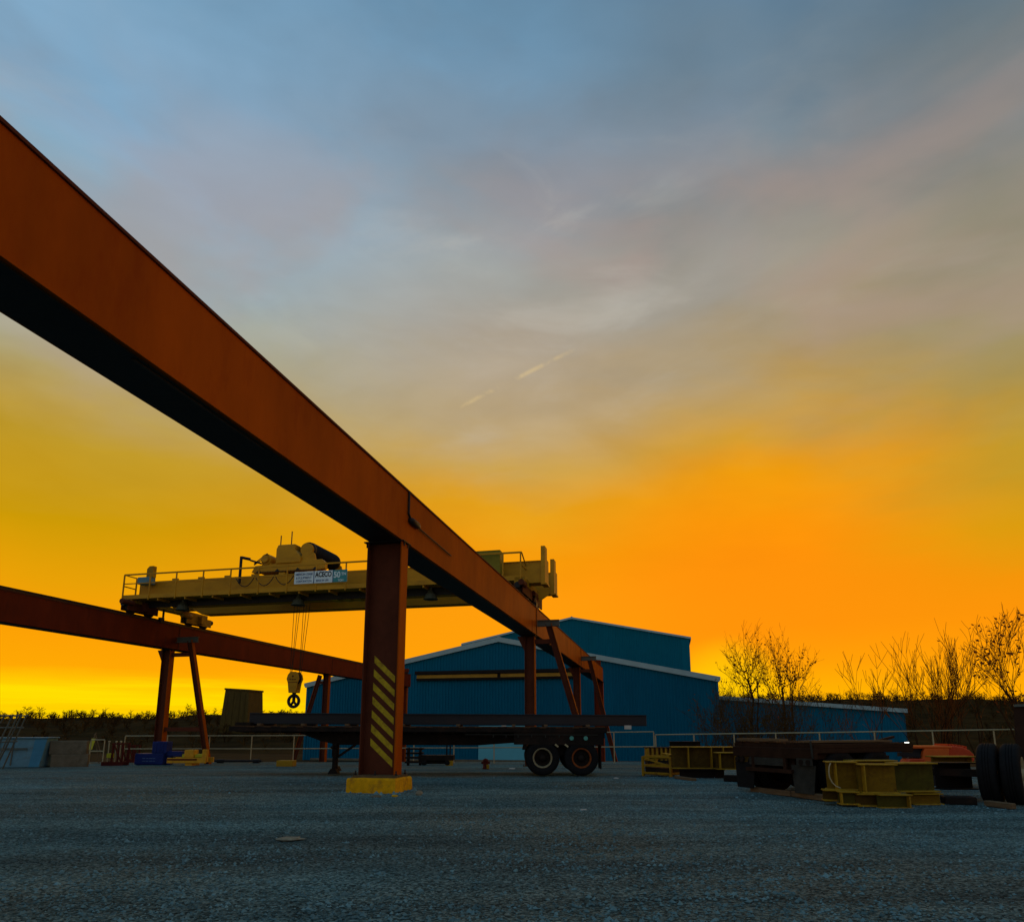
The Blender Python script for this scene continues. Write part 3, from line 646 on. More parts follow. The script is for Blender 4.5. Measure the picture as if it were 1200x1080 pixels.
m = MB(os_); m.box((25.1, 84.5, -.35), (25.85, 84.9, -.08)); wl = m.build('wall_lamp', 'black', sh)
m = MB(os_); m.box((25.35, 84.42, -.36), (25.56, 84.495, -.10)); m.box((25.56, 84.42, -.40), (25.80, 84.495, -.08)); m.build('bulb', 'lit', wl)

# tan tower behind the trailer nose
p = at(283, 853, 150)
tw = thing('tan_tower', 'tan weathered box tower with a flat cap rising from the far woods at left', 'tower', (p.x, p.y, -2.4), R(-14)); tw.scale = (.9, .9, 1.0)
m = MB(); m.hexa([(-4.0, -3.4, 0), (4.0, -3.4, 0), (4.0, 3.4, 0), (-4.0, 3.4, 0), (-3.25, -2.8, 12.0), (3.25, -2.8, 11.6), (3.25, 2.8, 11.6), (-3.25, 2.8, 12.0)]); m.build('shell', 'tan', tw, .05)
m = MB(); m.hexa([(-3.4, -2.95, 12.001), (3.4, -2.95, 11.601), (3.4, 2.95, 11.601), (-3.4, 2.95, 12.001), (-3.4, -2.95, 12.4), (3.4, -2.95, 12.0), (3.4, 2.95, 12.0), (-3.4, 2.95, 12.4)]); m.build('cap', 'tan', tw, .02)
m = MB()
for x in (-2.4, -.8, .9, 2.3): m.hexa([(x * 1.16, -3.52, 0), (x * 1.16 + .2, -3.52, 0), (x * 1.16 + .2, -3.3, 0), (x * 1.16, -3.3, 0), (x, -2.9, 11.4), (x + .18, -2.9, 11.4), (x + .18, -2.75, 11.4), (x, -2.75, 11.4)])
m.box((-3.0, -3.12, 6.0), (3.0, -3.0, 6.2)); m.build('rib_frame', 'tan', tw)

# ------------------------------------------------------------------ railings
def railing(label, pts, h, posts_every, mid=True, m_='greymetal'):
    p0 = Vector(pts[0]); root = thing('pipe_railing', label, 'railing', (p0.x, p0.y, zg(p0.x, p0.y)), 0, 'pipe railings along the yard edge')
    off = root.location.copy()
    tops = []; acc = 0
    for a, b in zip(pts[:-1], pts[1:]):
        a = Vector(a); b = Vector(b); n = max(1, round((b - a).length / posts_every))
        for i in range(n + 1):
            q = a + (b - a) * i / n
            if i == 0 and tops: continue
            tops.append(q)
    for q in tops:
        zb = zg(q.x, q.y); m = MB(off); m.tube((q.x, q.y, zb - .1), (q.x, q.y, q.z - .03), .032, n=8); m.box((q.x - .07, q.y - .07, zb - .02), (q.x + .07, q.y + .07, zb + .02)); m.build('post', m_, root)
    for k, nm in ((1.0, 'top_rail'),) + (((.52, 'mid_rail'),) if mid else ()):
        m = MB(off)
        for a, b in zip(tops[:-1], tops[1:]):
            za, zb = [zg(q.x, q.y) + (q.z - zg(q.x, q.y)) * k for q in (a, b)]
            m.tube((a.x, a.y, za), (b.x, b.y, zb), .03, n=8)
        m.build(nm, m_, root)
    return root
railing('long pale two-rail pipe railing behind the A-frame and the flatbed trailer', [at(147, 862, 40.3), at(345, 861.5, 40.3), at(766, 857, 40.3)], 1.5, 2.28)
railing('pale single-rail pipe railing behind the yellow beams and the bare trees', [at(768, 860.5, 36.5), at(960, 858, 33.5), at(1240, 853.5, 30)], 1.3, 2.2, False)
railing('short pale railing stub behind the yellow sign board stand', [at(107, 866.5, 39.5), at(123, 866.5, 39.5)], 1.2, .8)

# ------------------------------------------------------------------ flatbed trailer
SC = 809.6 / 21.5
def tx(x): return (x - 600) / SC
def tz(y): return (853 - y) / SC + 1.4
Y0, Y1 = 21.5, 24.0
tr = thing('flatbed_trailer', 'long dark flatbed semi-trailer with tandem wheels parked behind the striped column', 'trailer', (0, 22.7, 0)); tr.rotation_euler = (0, .0035, 0)
ofs = (0, 22.7, 0)
m = MB(ofs); m.box((tx(272), Y0 + .05, tz(854.5)), (tx(709), Y1 - .05, tz(850.8)))
for k in range(22): m.box((tx(290 + k * 19), Y0 - .03, tz(852.6)), (tx(298 + k * 19), Y0 + .049, tz(851.2)))
m.build('deck', 'wood', tr)
m = MB(ofs); m.box((tx(268), Y0, tz(857.4)), (tx(711), Y0 + .09, tz(851.8))); m.box((tx(268), Y1 - .09, tz(857.4)), (tx(711), Y1, tz(851.8))); m.box((tx(268), Y0 + .09, tz(857.4)), (tx(271), Y1 - .09, tz(851.8))); m.box((tx(708), Y0 + .09, tz(858)), (tx(711), Y1 - .09, tz(851.8))); m.build('side_rail', 'frame', tr)
for yy in (Y0 + .55, Y1 - .8):
    m = MB(ofs); P = [(268, 858.5), (345, 859.5), (372, 869), (392, 873), (560, 873), (600, 870), (700, 868), (711, 864), (711, 855), (268, 855)]
    m.prism([(tx(a), yy, tz(b)) for a, b in P], (0, .22, 0)); m.build('main_beam', 'frame', tr)
m = MB(ofs)
for k in range(30):
    x = tx(282 + k * 14.5); m.box((x, Y0 + .1, tz(859.0)), (x + .08, Y1 - .1, tz(855.2)))
m.build('cross_member', 'frame', tr)
m = MB(ofs)
m.box((tx(545), Y0 - .01, tz(860.6)), (tx(700), Y0 + .02, tz(859.8)))
for xx in (578, 593, 607, 623, 639, 655): m.rbox((tx(xx), Y0 - .012, tz(862.0)), (.03, .03, .08))
m.build('strap_rail', 'mudflap', tr)
m = MB(ofs); m.prism([(tx(602), Y0 + .02, tz(871.5)), (tx(707), Y0 + .02, tz(872)), (tx(707), Y0 + .02, tz(857.5)), (tx(602), Y0 + .02, tz(857.5))], (0, .3, 0)); m.box((tx(625), Y0 + .35, tz(884)), (tx(690), Y0 + .55, tz(872))); m.build('suspension', 'frame', tr)
for yy in (Y0 + .45, Y1 - .6):
    lg = MB(ofs); x = tx(388.5) if yy < 23 else tx(374)
    x = tx(388.5) if yy < 23 else tx(377)
    lg.box((x - .07, yy, .5), (x + .07, yy + .15, tz(871))); lg.box((x - .05, yy + .02, .06), (x + .05, yy + .13, .5)); lg.prism([(x - .17, yy - .05, -.02), (x + .17, yy - .05, -.02), (x + .08, yy - .05, .13), (x - .08, yy - .05, .13)], (0, .28, 0))
    lg.bar((x + .05, yy + .08, .45), (x + .65, yy + .08, tz(873)), .05, .06); lg.build('landing_leg', 'frame', tr)
m = MB(ofs); m.bar((tx(388), Y0 + .5, .55), (tx(377), Y1 - .5, .55), .06, .08); m.tube((tx(388), Y0 + .15, .8), (tx(388), Y0 + .5, .8), .04); m.build('cross_brace', 'frame', tr)
def truck_wheel(parent, c, axis, rim, off, r=.53, w=.27, nm='wheel', inner=True):
    ax = Vector(axis).normalized(); c = Vector(c)
    m = MB(off); h = w / 2
    m.lathe(c, ax, [(r * .56, -h * .8), (r * .62, -h), (r * .90, -h), (r * .985, -h * .75), (r, -h * .5), (r, -h * .34), (r - .014, -h * .32), (r - .014, -h * .26), (r, -h * .24), (r, -h * .04), (r - .014, -h * .03), (r - .014, h * .03), (r, h * .04), (r, h * .24), (r - .014, h * .26), (r - .014, h * .32), (r, h * .34), (r, h * .5), (r * .985, h * .75), (r * .90, h), (r * .62, h), (r * .56, h * .8)], 40)
    t = m.build(nm, 'tyre', parent)
    m = MB(off)
    m.lathe(c, ax, [(r * .475, -h * .4), (r * .46, h * .1), (r * .20, h * .1), (r * .19, -h * .55), (r * .12, -h * .75), (0, -h * .75)], 32)
    u = Vector((0, 0, 1)) if abs(ax.z) < .9 else Vector((1, 0, 0)); a = ax.cross(u).normalized(); b = ax.cross(a)
    for k in range(10):
        th = k * math.pi / 5; q = c + (a * math.cos(th) + b * math.sin(th)) * r * .3; m.tube(q + ax * h * .1, q - ax * h * .08, .022, n=6)
    m.build('rim_disc', 'frame', t)
    m = MB(off); m.lathe(c, ax, [(r * .575, -h * .97), (r * .565, -h * .99), (r * .52, -h * .97), (r * .47, -h * .5), (r * .48, -h * .45), (r * .54, -h * .8)], 36); m.build('rim', rim, t)
    return t
for xx, rim in ((635.5, 'rimw'), (681, 'rimr')):
    truck_wheel(tr, (tx(xx), Y0 + .16, .505), (0, 1, 0), rim, ofs)
    truck_wheel(tr, (tx(xx), Y0 + .47, .505), (0, 1, 0), rim, ofs, nm='inner_wheel')
    truck_wheel(tr, (tx(xx), Y1 - .16, .505), (0, -1, 0), rim, ofs, nm='offside_wheel')
    m = MB(ofs); m.tube((tx(xx), Y0 + .3, .505), (tx(xx), Y1 - .3, .505), .07, n=10); m.build('axle', 'frame', tr)
for xx in (669.5, 686):
    m = MB(ofs); m.tube((tx(xx), Y0 - .03, tz(864)), (tx(xx), Y0 + .05, tz(864)), .065, n=14); m.build('lamp', 'lens', tr)
for xx in (652, 663.5):
    m = MB(ofs); m.bar((tx(xx) - .05, Y0 + .01, tz(871)), (tx(xx) + .05, Y0 + .01, tz(874)), .03, .05); m.build('reflector', 'greymetal', tr)
for yy in (Y0 + .05, Y1 - .65):
    m = MB(ofs); m.box((tx(703), yy, .18), (tx(703) + .03, yy + .6, tz(858))); m.build('mud_flap', 'frame', tr)
m = MB(ofs); m.prism([(tx(612), Y0 + .1, .75), (tx(616), Y0 + .1, .75), (tx(618), Y0 + .1, 1.05), (tx(614), Y0 + .1, 1.05)], (0, .5, 0)); m.build('fender', 'frame', tr)
m = MB(ofs); m.tube((tx(268) - .12, 22.4, tz(853)), (tx(268), 22.4, tz(853)), .06); m.tube((tx(268) - .1, 22.9, tz(852)), (tx(268), 22.9, tz(852)), .06); m.box((tx(272), Y0 + .2, tz(850.7)), (tx(290), Y1 - .2, tz(847))); m.build('nose_fittings', 'frame', tr)
# load
ld = thing('steel_beam', 'very long dark steel channel lying on timber blocks on the flatbed trailer', 'steel beam', (tx(523), 22.2, tz(849))); ld.rotation_euler = (0, .0055, 0)
hl = (762 - 285) / SC / 2
m = MB(); m.box((-hl, -.25, 0), (hl, .25, .035)); m.box((-hl, -.25, .315), (hl, .25, .35)); m.box((-hl, -.215, .0355), (hl, -.16, .3145)); m.build('channel', 'load', ld, .006)
m = MB(); m.box((-hl + .03, .3, .0), (hl - .5, .8, .34)); m.build('inner_beam', 'load', ld, .006)
for xx in (588, 592):
    pass
m = MB(); m.box(((590 - 523) / SC - .07, -.30, -.055), ((590 - 523) / SC + .08, -.251, -.002)); m.build('paper_tag', 'paper', ld)
m = MB(); m.box((hl - .72, -.28, -.10), (hl - .5, -.251, .02)); m.build('flag_tag', 'paper', ld)
for i, xx in enumerate((300, 352, 404, 470, 536, 602, 640, 690)):
    m = MB(); m.rbox((0, 0, 0), (.11, 1.5, .06)); o = m.build('timber_block', 'timber'); zz = tz(850.75) + .035 - (tx(xx)) * .0035
    o.location = (tx(xx), 22.45, zz); tag(o, 'small timber spacer between the trailer deck and the dark steel channel', 'timber', 'timber spacers under the steel channel')

# ------------------------------------------------------------------ objects at left
def G(x, y): return gp(x, y)
# pale blue container
p = G(22, 899); k = 809.6 / p.y
ctn = thing('steel_container', 'pale blue weathered steel container at the left edge beside concrete blocks', 'container', (p.x, p.y, p.z), R(14))
x0, x1 = -60 / k, 25.5 / k; H = 33 / k
m = MB(); m.hexa([(x0, 0, 0), (x1 - .20, 0, 0), (x1 - .1, 1.3, 0), (x0, 1.3, 0), (x0, .06, H), (x1, .06, H), (x1, 1.3, H), (x0, 1.3, H)]); m.build('body', 'bluebox', ctn, .03)
m = MB(); m.box((x0, -.02, H), (x1 + .06, 1.32, H + .05)); m.build('lid', 'bluebox', ctn, .015)
m = MB()
for z in (.62, .66): m.bar((x0, .0, z * H), (x1 - .75, .0, z * H), .04, .03)
for xx in (-.9, -.35): m.bar((xx, .0, .1), (xx, .03, H - .05), .05, .05)
m.build('side_rib', 'grey', ctn)
m = MB(); m.hexa([(x1 - .62, -.015, .02), (x1 - .21, -.015, .02), (x1 - .21, -.004, .02), (x1 - .62, -.004, .02), (x1 - .5, .045, H - .03), (x1 - .02, .045, H - .03), (x1 - .02, .055, H - .03), (x1 - .5, .055, H - .03)]); m.build('corner_panel', mat('blue_panel', (.05, .22, .36), .6, .15, 2, .1, 20), ctn)
# pipe rack in front of it
p2 = G(5, 901); rk = thing('pipe_rack', 'pale A-shaped pipe rack standing in front of the pale blue container', 'rack', (p2.x, p2.y - .4, p2.z)); k2 = 809.6 / (p2.y - .4)
m = MB()
for dy in (0, .5):
    m.tube((-.45, dy, 0), (.35, dy + .0, 63 / k2), .035); m.tube((-.15, dy, 0), (.55, dy, 63 / k2), .03)
    m.tube((-1.2, dy, 62 / k2), (.62, dy, 62 / k2), .03); m.tube((-1.2, dy, 48 / k2), (.5, dy, 48 / k2), .03); m.tube((-1.2, dy, 30 / k2), (.3, dy, 32 / k2), .03); m.tube((-.9, dy, 30 / k2), (-.35, dy, 62 / k2), .03)
m.build('tube_frame', 'grey', rk)
# concrete blocks
def block(label, xa, xb, yt, yb, Y, rz=0, z=None):
    k = 809.6 / Y; w = (xb - xa) / k; h = (yb - yt) / k; q = at((xa + xb) / 2, yb, Y)
    o = MB(); o.rbox((0, 0, h / 2), (w, .62, h), 0); b = o.build('concrete_block', 'concrete', None, .035, 2); b.location = (q.x, Y + .3, q.z if z is None else z); b.rotation_euler = (0, 0, rz)
    tag(b, label, 'concrete block', 'concrete blocks at the left edge'); return b
gb = G(72, 898.5)
block('lower large concrete block of the two-high stack right of the pale blue container', 58, 95, 884, 899, gb.y, R(26))
block('upper large concrete block of the two-high stack right of the pale blue container', 57, 94.5, 868, 883.6, gb.y, R(22))
block('dark short concrete block wedged between the pale blue container and the stack, lower one', 47.5, 57.5, 884.2, 899, gb.y + .6, R(24))
block('dark short concrete block wedged between the pale blue container and the stack, upper one', 49, 58, 868, 884, gb.y + .6, R(30))
# board stand
q = G(107, 894); k = 809.6 / q.y
st = thing('board_stand', 'A-frame stand of thin poles holding an upright yellow-green board', 'sign stand', q)
m = MB()
for a, b in (((-8, 0), (-2, 35)), ((9, -2), (-4, 33)), ((14, -1), (-3, 34)), ((-6, 0), (-4, 30))): m.tube((a[0] / k, 0, max(0, a[1]) / k), (b[0] / k, .3, b[1] / k), .028, n=6)
m.build('pole', 'timber', st)
m = MB(); m.hexa([(-6 / k, -.03, 16 / k), (-1 / k, -.03, 15.5 / k), (-1 / k, .0, 15.5 / k), (-6 / k, 0, 16 / k), (-5 / k, .17, 28 / k), (-.3 / k, .17, 28 / k), (-.3 / k, .2, 28 / k), (-5 / k, .2, 28 / k)]); m.build('board', 'signyellow', st)
# cream boards lying behind
for (xa, xb, yt, yb, lab) in ((94, 119, 885, 896, 'pale cream board behind the A-frame stand of poles'), (127, 158, 884, 892, 'pale cream board behind the dark red frames')):
    q = G((xa + xb) / 2, 892); Yq = q.y + 1.2; k = 809.6 / Yq
    o = MB(); o.rbox((0, 0, (yb - yt) / k / 2), ((xb - xa) / k, .08, (yb - yt) / k)); b = o.build('cream_board', 'cream', None, .01); b.location = (q.x, Yq, zg(q.x, Yq)); tag(b, lab, 'board', 'pale boards at the yard edge')
# red stands
for (xa, xb, yt, yb, lab) in ((119, 143, 872, 897, 'dark red steel trestle with tall pipe posts between the poles and the blue machine'), (141, 157, 874, 893, 'smaller dark red steel trestle touching the blue machine')):
    q = G((xa + xb) / 2, yb); k = 809.6 / q.y; w = (xb - xa) / k; h = (yb - yt) / k
    t = thing('steel_trestle', lab, 'trestle', q, 0, 'dark red steel trestles')
    m = MB()
    for dy in (0, .55):
        m.bar((-w / 2, dy, .1), (w / 2, dy, .1), .12, .2); m.bar((-w * .1, dy, h), (w / 2, dy, h), .06, .07); m.bar((-w * .05, dy, .2), (-w * .02, dy, h), .07, .07); m.bar((w / 2 - .04, dy, .2), (w / 2 - .04, dy, h), .07, .07); m.bar((0, dy, h), (w / 2 - .1, dy, .2), .05, .05)
    for xx in (-w / 2 + .1, w / 2 - .1): m.bar((xx, 0, .12), (xx, .55, .12), .1, .1)
    m.build('frame', 'redsteel', t)
    if xa < 130:
        for xx in (-.35 * w, .0, .22 * w):
            m = MB(); m.tube((xx, .2, .15), (xx, .2, 27 / k), .03, n=8); m.lathe((xx, .2, 27 / k), (0, 0, 1), [(0.0, -.02), (.05, -.02), (.05, .05), (0, .06)], 10); m.build('pipe_post', 'greymetal', t)
        m = MB(); m.box((-.36 * w, .1, 9 / k), (-.1 * w, .3, 14 / k)); m.build('yellow_pad', 'signyellow', t)
# blue machine
q = G(175, 896.5); k = 809.6 / q.y
bl = thing('blue_machine', 'dark blue boxy machine with a side arm in front of the A-frame column', 'machine', q)
m = MB(); m.box((-18 / k, 0, .05), (15 / k, .9, 13.5 / k)); m.box((-17 / k, .1, 0), (14 / k, .8, .05)); m.build('base', 'bluepaint', bl, .02)
m = MB(); m.box((-1 / k, .2, 13.6 / k), (16 / k, .8, 27 / k))
for xx in (3, 7, 11): m.box((xx / k, .17, 14.5 / k), ((xx + 1.5) / k, .199, 26 / k))
m.build('cabinet', 'bluepaint', bl, .02)
m = MB(); m.box((10 / k, .3, 10 / k), (33 / k, .7, 16 / k)); m.box((15.1 / k, .35, .02), (20 / k, .65, 10 / k)); m.build('arm', 'bluepaint', bl, .015)
m = MB()
for z in (5, 8): 
    for (a, b) in ((-9, -5.5), (-4.8, -2), (-1.2, 3), (3.6, 6)): m.box((a / k, -.006, (z - .3) / k), (b / k, -.001, (z + .3) / k))
m.build('faded_marking', mat('faded_white', (.10, .16, .30), .7, .2, 6, 0), bl)
# yellow skid
q = G(218, 897); k = 809.6 / q.y
ys = thing('yellow_skid', 'yellow steel skid with an upright block and post at the foot of the A-frame brace', 'machine', q)
m = MB(); m.box((-23 / k, 0, 3 / k), (22 / k, .12, 9 / k)); m.box((-23 / k, .9, 3 / k), (22 / k, 1.02, 9 / k)); m.box((-22 / k, .12, 4 / k), (-19 / k, .9, 8 / k)); m.box((-2 / k, .05, 0), (6 / k, .95, 2.9 / k)); m.build('base', 'machyellow', ys, .01)
m = MB(); m.box((-22.5 / k, -.012, 6.2 / k), (12 / k, -.001, 8.0 / k)); m.build('worn_band', 'redsteel', ys)
m = MB(); m.box((-5 / k, .15, 9.1 / k), (6 / k, .7, 18 / k)); m.build('block', 'machyellow', ys, .02)
m = MB(); m.box((-9 / k, .3, 9.05 / k), (17 / k, .8, 13 / k)); m.build('tank', 'signyellow', ys, .02)
m = MB(); m.box((17 / k, .05, 4 / k), (22 / k, .3, 18.5 / k)); m.build('post', 'machyellow', ys, .01)
# low dark pipes and yellow kerb block
q = G(275, 894)
lp = thing('dark_pipe', 'dark pipe with end flanges lying low in front of the railing posts', 'pipe', q); k = 809.6 / q.y
m = MB(); m.tube((-25 / k, .2, 2.5 / k), (30 / k, .2, 2.5 / k), .07); m.build('pipe', 'black', lp)
for xx in (-22, 20):
    m = MB(); m.tube((xx / k, .2, .11), ((xx + 7) / k, .2, .11), .12, n=12); m.build('end_flange', 'black', lp)
q = G(333, 898); k = 809.6 / q.y
o = MB(); o.rbox((0, .3, 3.4 / k), (19 / k, .6, 7 / k)); b = o.build('kerb_block', 'yellow_dk', None, .02); b.location = q; tag(b, 'low dull yellow block left of the trailer landing gear', 'block')
# cart and bollard seen under the trailer
q = G(505, 897); k = 809.6 / q.y
ct = thing('flat_cart', 'dark low flat cart seen beneath the trailer right of the striped column', 'cart', q)
m = MB(); m.box((-15 / k, 0, 6 / k), (26 / k, .9, 12 / k)); m.box((-10 / k, .2, 2 / k), (20 / k, .7, 6 / k)); m.build('bed', 'frame', ct, .01)
for xx in (-8, 19):
    m = MB(); m.lathe((xx / k, .05, 3.5 / k), (0, 1, 0), [(0, -.06), (.12, -.06), (.14, -.03), (.14, .03), (.12, .06), (0, .06)], 16); m.build('wheel', 'tyre', ct)
m = MB(); m.rbox((21 / k, .2, 3 / k), (8 / k, .4, 6 / k)); m.build('step', 'yellow_dk', ct)
for xx in (17, 21):
    m = MB(); m.bar((xx / k, .5, 12 / k), (xx / k, .5, 23 / k), .06, .06); m.build('stake', 'frame', ct)
q = G(482, 897); k = 809.6 / q.y
pl = thing('pallet_stack', 'stack of dark racks seen beneath the trailer beside the striped column', 'rack', q)
m = MB()
for i in range(4): m.box((-8 / k, .1 * i, (3 + 5 * i) / k), (12 / k, .8, (5 + 5 * i) / k))
for xx in (-6, 8): m.box((xx / k, .2, 0), ((xx + 2) / k, .6, 20.4 / k))
m.build('rack_frame', 'frame', pl)
q = G(569, 901); k = 809.6 / q.y
bo = thing('hydrant_post', 'short dark red post with rounded cap standing under the trailer left of its wheels', 'post', q)
m = MB(); m.lathe((0, 0, 0), (0, 0, 1), [(0, 0), (3.6 / k, 0), (3.6 / k, 2 / k), (3 / k, 2.5 / k), (3 / k, 9 / k), (3.4 / k, 9.5 / k), (2.6 / k, 11.5 / k), (0, 12.5 / k)], 16); m.tube((-5 / k, 0, 7.5 / k), (5 / k, 0, 7.5 / k), 1.4 / k, n=10); m.build('barrel', 'redsteel', bo)
m = MB(); m.box((1.2 / k, -3.8 / k, 1 / k), (4.5 / k, -3 / k, 5.5 / k)); m.build('yellow_plate', 'yellow_dk', bo)

# litter and stones
def rock(label, x, y, s, flat, m_='stone', name='stone', cat='stone', seed=0):
    rr = random.Random(seed); q = G(x, y); bm = MB(); n = 9; vs = []
    for j in range(5):
        ph = math.pi * j / 4
        for i in range(n):
            th = 2 * math.pi * i / n; r = s * (.8 + .4 * rr.random())
            vs.append((r * math.sin(ph) * math.cos(th) * 1.5, r * math.sin(ph) * math.sin(th), (r * math.cos(ph) * flat + s * flat * .6)))
    bm.add(vs, [(j * n + i, j * n + (i + 1) % n, (j + 1) * n + (i + 1) % n, (j + 1) * n + i) for j in range(4) for i in range(n)])
    o = bm.build(name, m_); o.location = q; o.rotation_euler = (0, 0, rr.random() * 6); return tag(o, label, cat)
rock('pale flat stone lying alone on the gravel in the left foreground', 340, 984, .12, .22, seed=1).rotation_euler = (0, 0, .1)
rock('fist-sized pale stone just right of the yellow footing', 491, 931, .07, .8, seed=2)
rock('broken yellow chip lying before the yellow footing', 463, 933, .06, .4, 'pad', 'paint_chip', 'debris', seed=3)
rock('low grey stone in front of the middle of the yellow footing', 441, 934, .08, .4, 'concrete', seed=5)
rock('scrap of pale paper on the gravel under the trailer, left of the wheels', 600, 901, .09, .4, 'paper', 'paper_scrap', 'litter', seed=7)
rock('scrap of pale paper on the gravel right of the trailer wheels', 722, 912, .06, .4, 'paper', 'paper_scrap', 'litter', seed=8)
rock('tiny pale scrap on open gravel right of the footing', 684, 949, .05, .3, 'paper', 'paper_scrap', 'litter', seed=9)

# ------------------------------------------------------------------ junk row at right
# steel basket
def basket(label, x, y, L, W, H, rz, name='steel_basket', z=None, m_='yellow_dk'):
    q = G(x, y) if z is None else z
    t = thing(name, label, 'crate', q, rz, 'yellow steel baskets'); m = MB()
    for a in (0, L):
        for b in (0, W):
            m = MB(); m.box((a - .035, b - .035, 0), (a + .035, b + .035, H)); m.build('post', m_, t)
    m = MB()
    for zz in (.08, .30, H - .04):
        for b in (0, W): m.box((.036, b - .02, zz), (L - .036, b + .02, zz + .055))
        for a in (0, L): m.box((a - .02, .036, zz), (a + .02, W - .036, zz + .055))
    for i in range(5): m.box((.02, .05 + i * (W - .15) / 4, .05), (L - .02, .12 + i * (W - .15) / 4, .079))
    m.bar((.05, -.0, H - .06), (L - .05, 0, .34), .03, .04); m.build('rail', m_, t)
    m = MB(); m.box((.05, .05, .12), (L - .05, W - .05, .27)); m.build('mesh_panel', 'frame', t)
    return t
nb = G(784, 915); fb = G(754, 909)
d = nb - fb; L1 = 1.15
rz1 = math.atan2(d.y, d.x)
bk = basket('open yellow steel basket of scrap plates, left end of the yellow row', 754, 909, 0.95, .8, .60, math.atan2(-.55, .62))
for i in range(5):
    m = MB(); m.rbox((0, 0, 0), (.62, .26, .035), 0); b = m.build('steel_plate', 'yellow_dk', None, .004); b.rotation_euler = (rnd.uniform(-.25, .25), rnd.uniform(-.2, .2), rnd.uniform(-1, 1))
    mw = Matrix.Translation(bk.location) @ Matrix.Rotation(bk.rotation_euler.z, 4, 'Z'); b.location = mw @ Vector((.25 + .12 * i, .3 + .06 * i, .52 + .03 * i)); tag(b, 'yellow steel plate lying loose on top of the scrap basket', 'plate', 'loose plates on the scrap basket')
q = G(757, 904)
rk2 = thing('upright_rack', 'dark rack with yellow uprights behind the yellow steel basket', 'rack', (q.x + .3, q.y + 1.2, q.z)); kk = 809.6 / (q.y + 1.2)
m = MB()
for i in range(6): m.box((i * .17, 0, .35), (i * .17 + .07, .5, .35 + 14 / kk))
m.build('upright', 'yellow_dk', rk2)
m = MB(); m.box((-.05, -.02, .351 + 14 / kk), (1.0, .52, .38 + 14 / kk)); m.box((0, .0, .0), (.95, .5, .349)); m.box((.9, .44, .349), (.97, .5, .36 + 14 / kk)); m.build('shelf', 'frame', rk2)
# beam stubs
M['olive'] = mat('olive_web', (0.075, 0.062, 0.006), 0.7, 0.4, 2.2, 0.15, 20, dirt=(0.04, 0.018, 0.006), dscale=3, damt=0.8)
M['darkweb'] = mat('dark_brown_web', (0.085, 0.048, 0.006), 0.75, 0.45, 2.0, 0.15, 20, dirt=(0.03, 0.012, 0.006), dscale=2.5, damt=0.9)  # brown web tone, darker than the flanges
def stub(label, xa, xb, yt, yb, Y, W=.3, rz=0, m_='yellow_dk', group='short yellow I-beams', stiff=(), wm=None):
    k = 809.6 / Y; L = (xb - xa) / k / max(.5, math.cos(rz)); H = (yb - yt) / k; q = at((xa + xb) / 2, yb, Y)
    t = thing('beam_stub', label, 'steel beam', (q.x, q.y + W / 2 * math.cos(rz), q.z), rz, group)
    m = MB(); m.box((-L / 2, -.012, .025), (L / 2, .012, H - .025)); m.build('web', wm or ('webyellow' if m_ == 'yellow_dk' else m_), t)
    for z0, z1 in ((0, .0245), (H - .0245, H)):
        m = MB(); m.box((-L / 2 - .003, -W / 2, z0), (L / 2 + .003, W / 2, z1)); m.build('flange', m_, t, .006)
    for f in stiff:
        m = MB(); m.box((-L / 2 + f * L - .012, -W / 2 + .02, .0255), (-L / 2 + f * L + .012, -.0125, H - .0255)); m.build('stiffener', m_, t)
    return t
def timber(label, xa, ya, xb, yb, w=.14, h=.12, m_='timber', lift=0, name='timber_beam'):
    a = G(xa, ya); b = G(xb, yb); d = b - a; L = Vector((d.x, d.y)).length
    o = MB(); o.rbox((L / 2, w / 2, h / 2), (L, w, h)); b_ = o.build(name, m_, None, .012); b_.location = (a.x, a.y, min(a.z, b.z) + lift); b_.rotation_euler = (0, 0, math.atan2(d.y, d.x)); return tag(b_, label, 'timber', 'timbers on the ground')
YA = G(835, 912).y
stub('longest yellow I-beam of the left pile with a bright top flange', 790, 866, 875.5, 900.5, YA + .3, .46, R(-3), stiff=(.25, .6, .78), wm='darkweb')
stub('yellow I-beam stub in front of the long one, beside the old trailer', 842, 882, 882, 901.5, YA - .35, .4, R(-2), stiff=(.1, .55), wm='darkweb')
stub('dark low beam under the long yellow I-beam', 799, 850, 901.5, 912.5, YA + .15, .3, R(-4), 'frame')
stub('dark beam across the back of the left pile, level with its top', 786, 822, 868.5, 876, YA + 1.6, .25, 0, 'frame')
timber('thin timber under the left end of the long yellow I-beam', 790, 912, 812, 914.5, .12, .08)
timber('dark timber under the yellow stub beside the old trailer', 848, 915, 882, 916, .3, .16, 'frame')
# old trailer seen from its rear corner
cn_ = Vector((6.10, 14.0, 0)); rear = Vector((-.42, .907, 0)); side = Vector((.907, .42, 0))
ang = math.atan2(side.y, side.x)
old = thing('old_trailer', 'rusty old low trailer with a timber deck and hanging mud flap, between the yellow piles', 'trailer', (cn_.x, cn_.y, 0), ang)
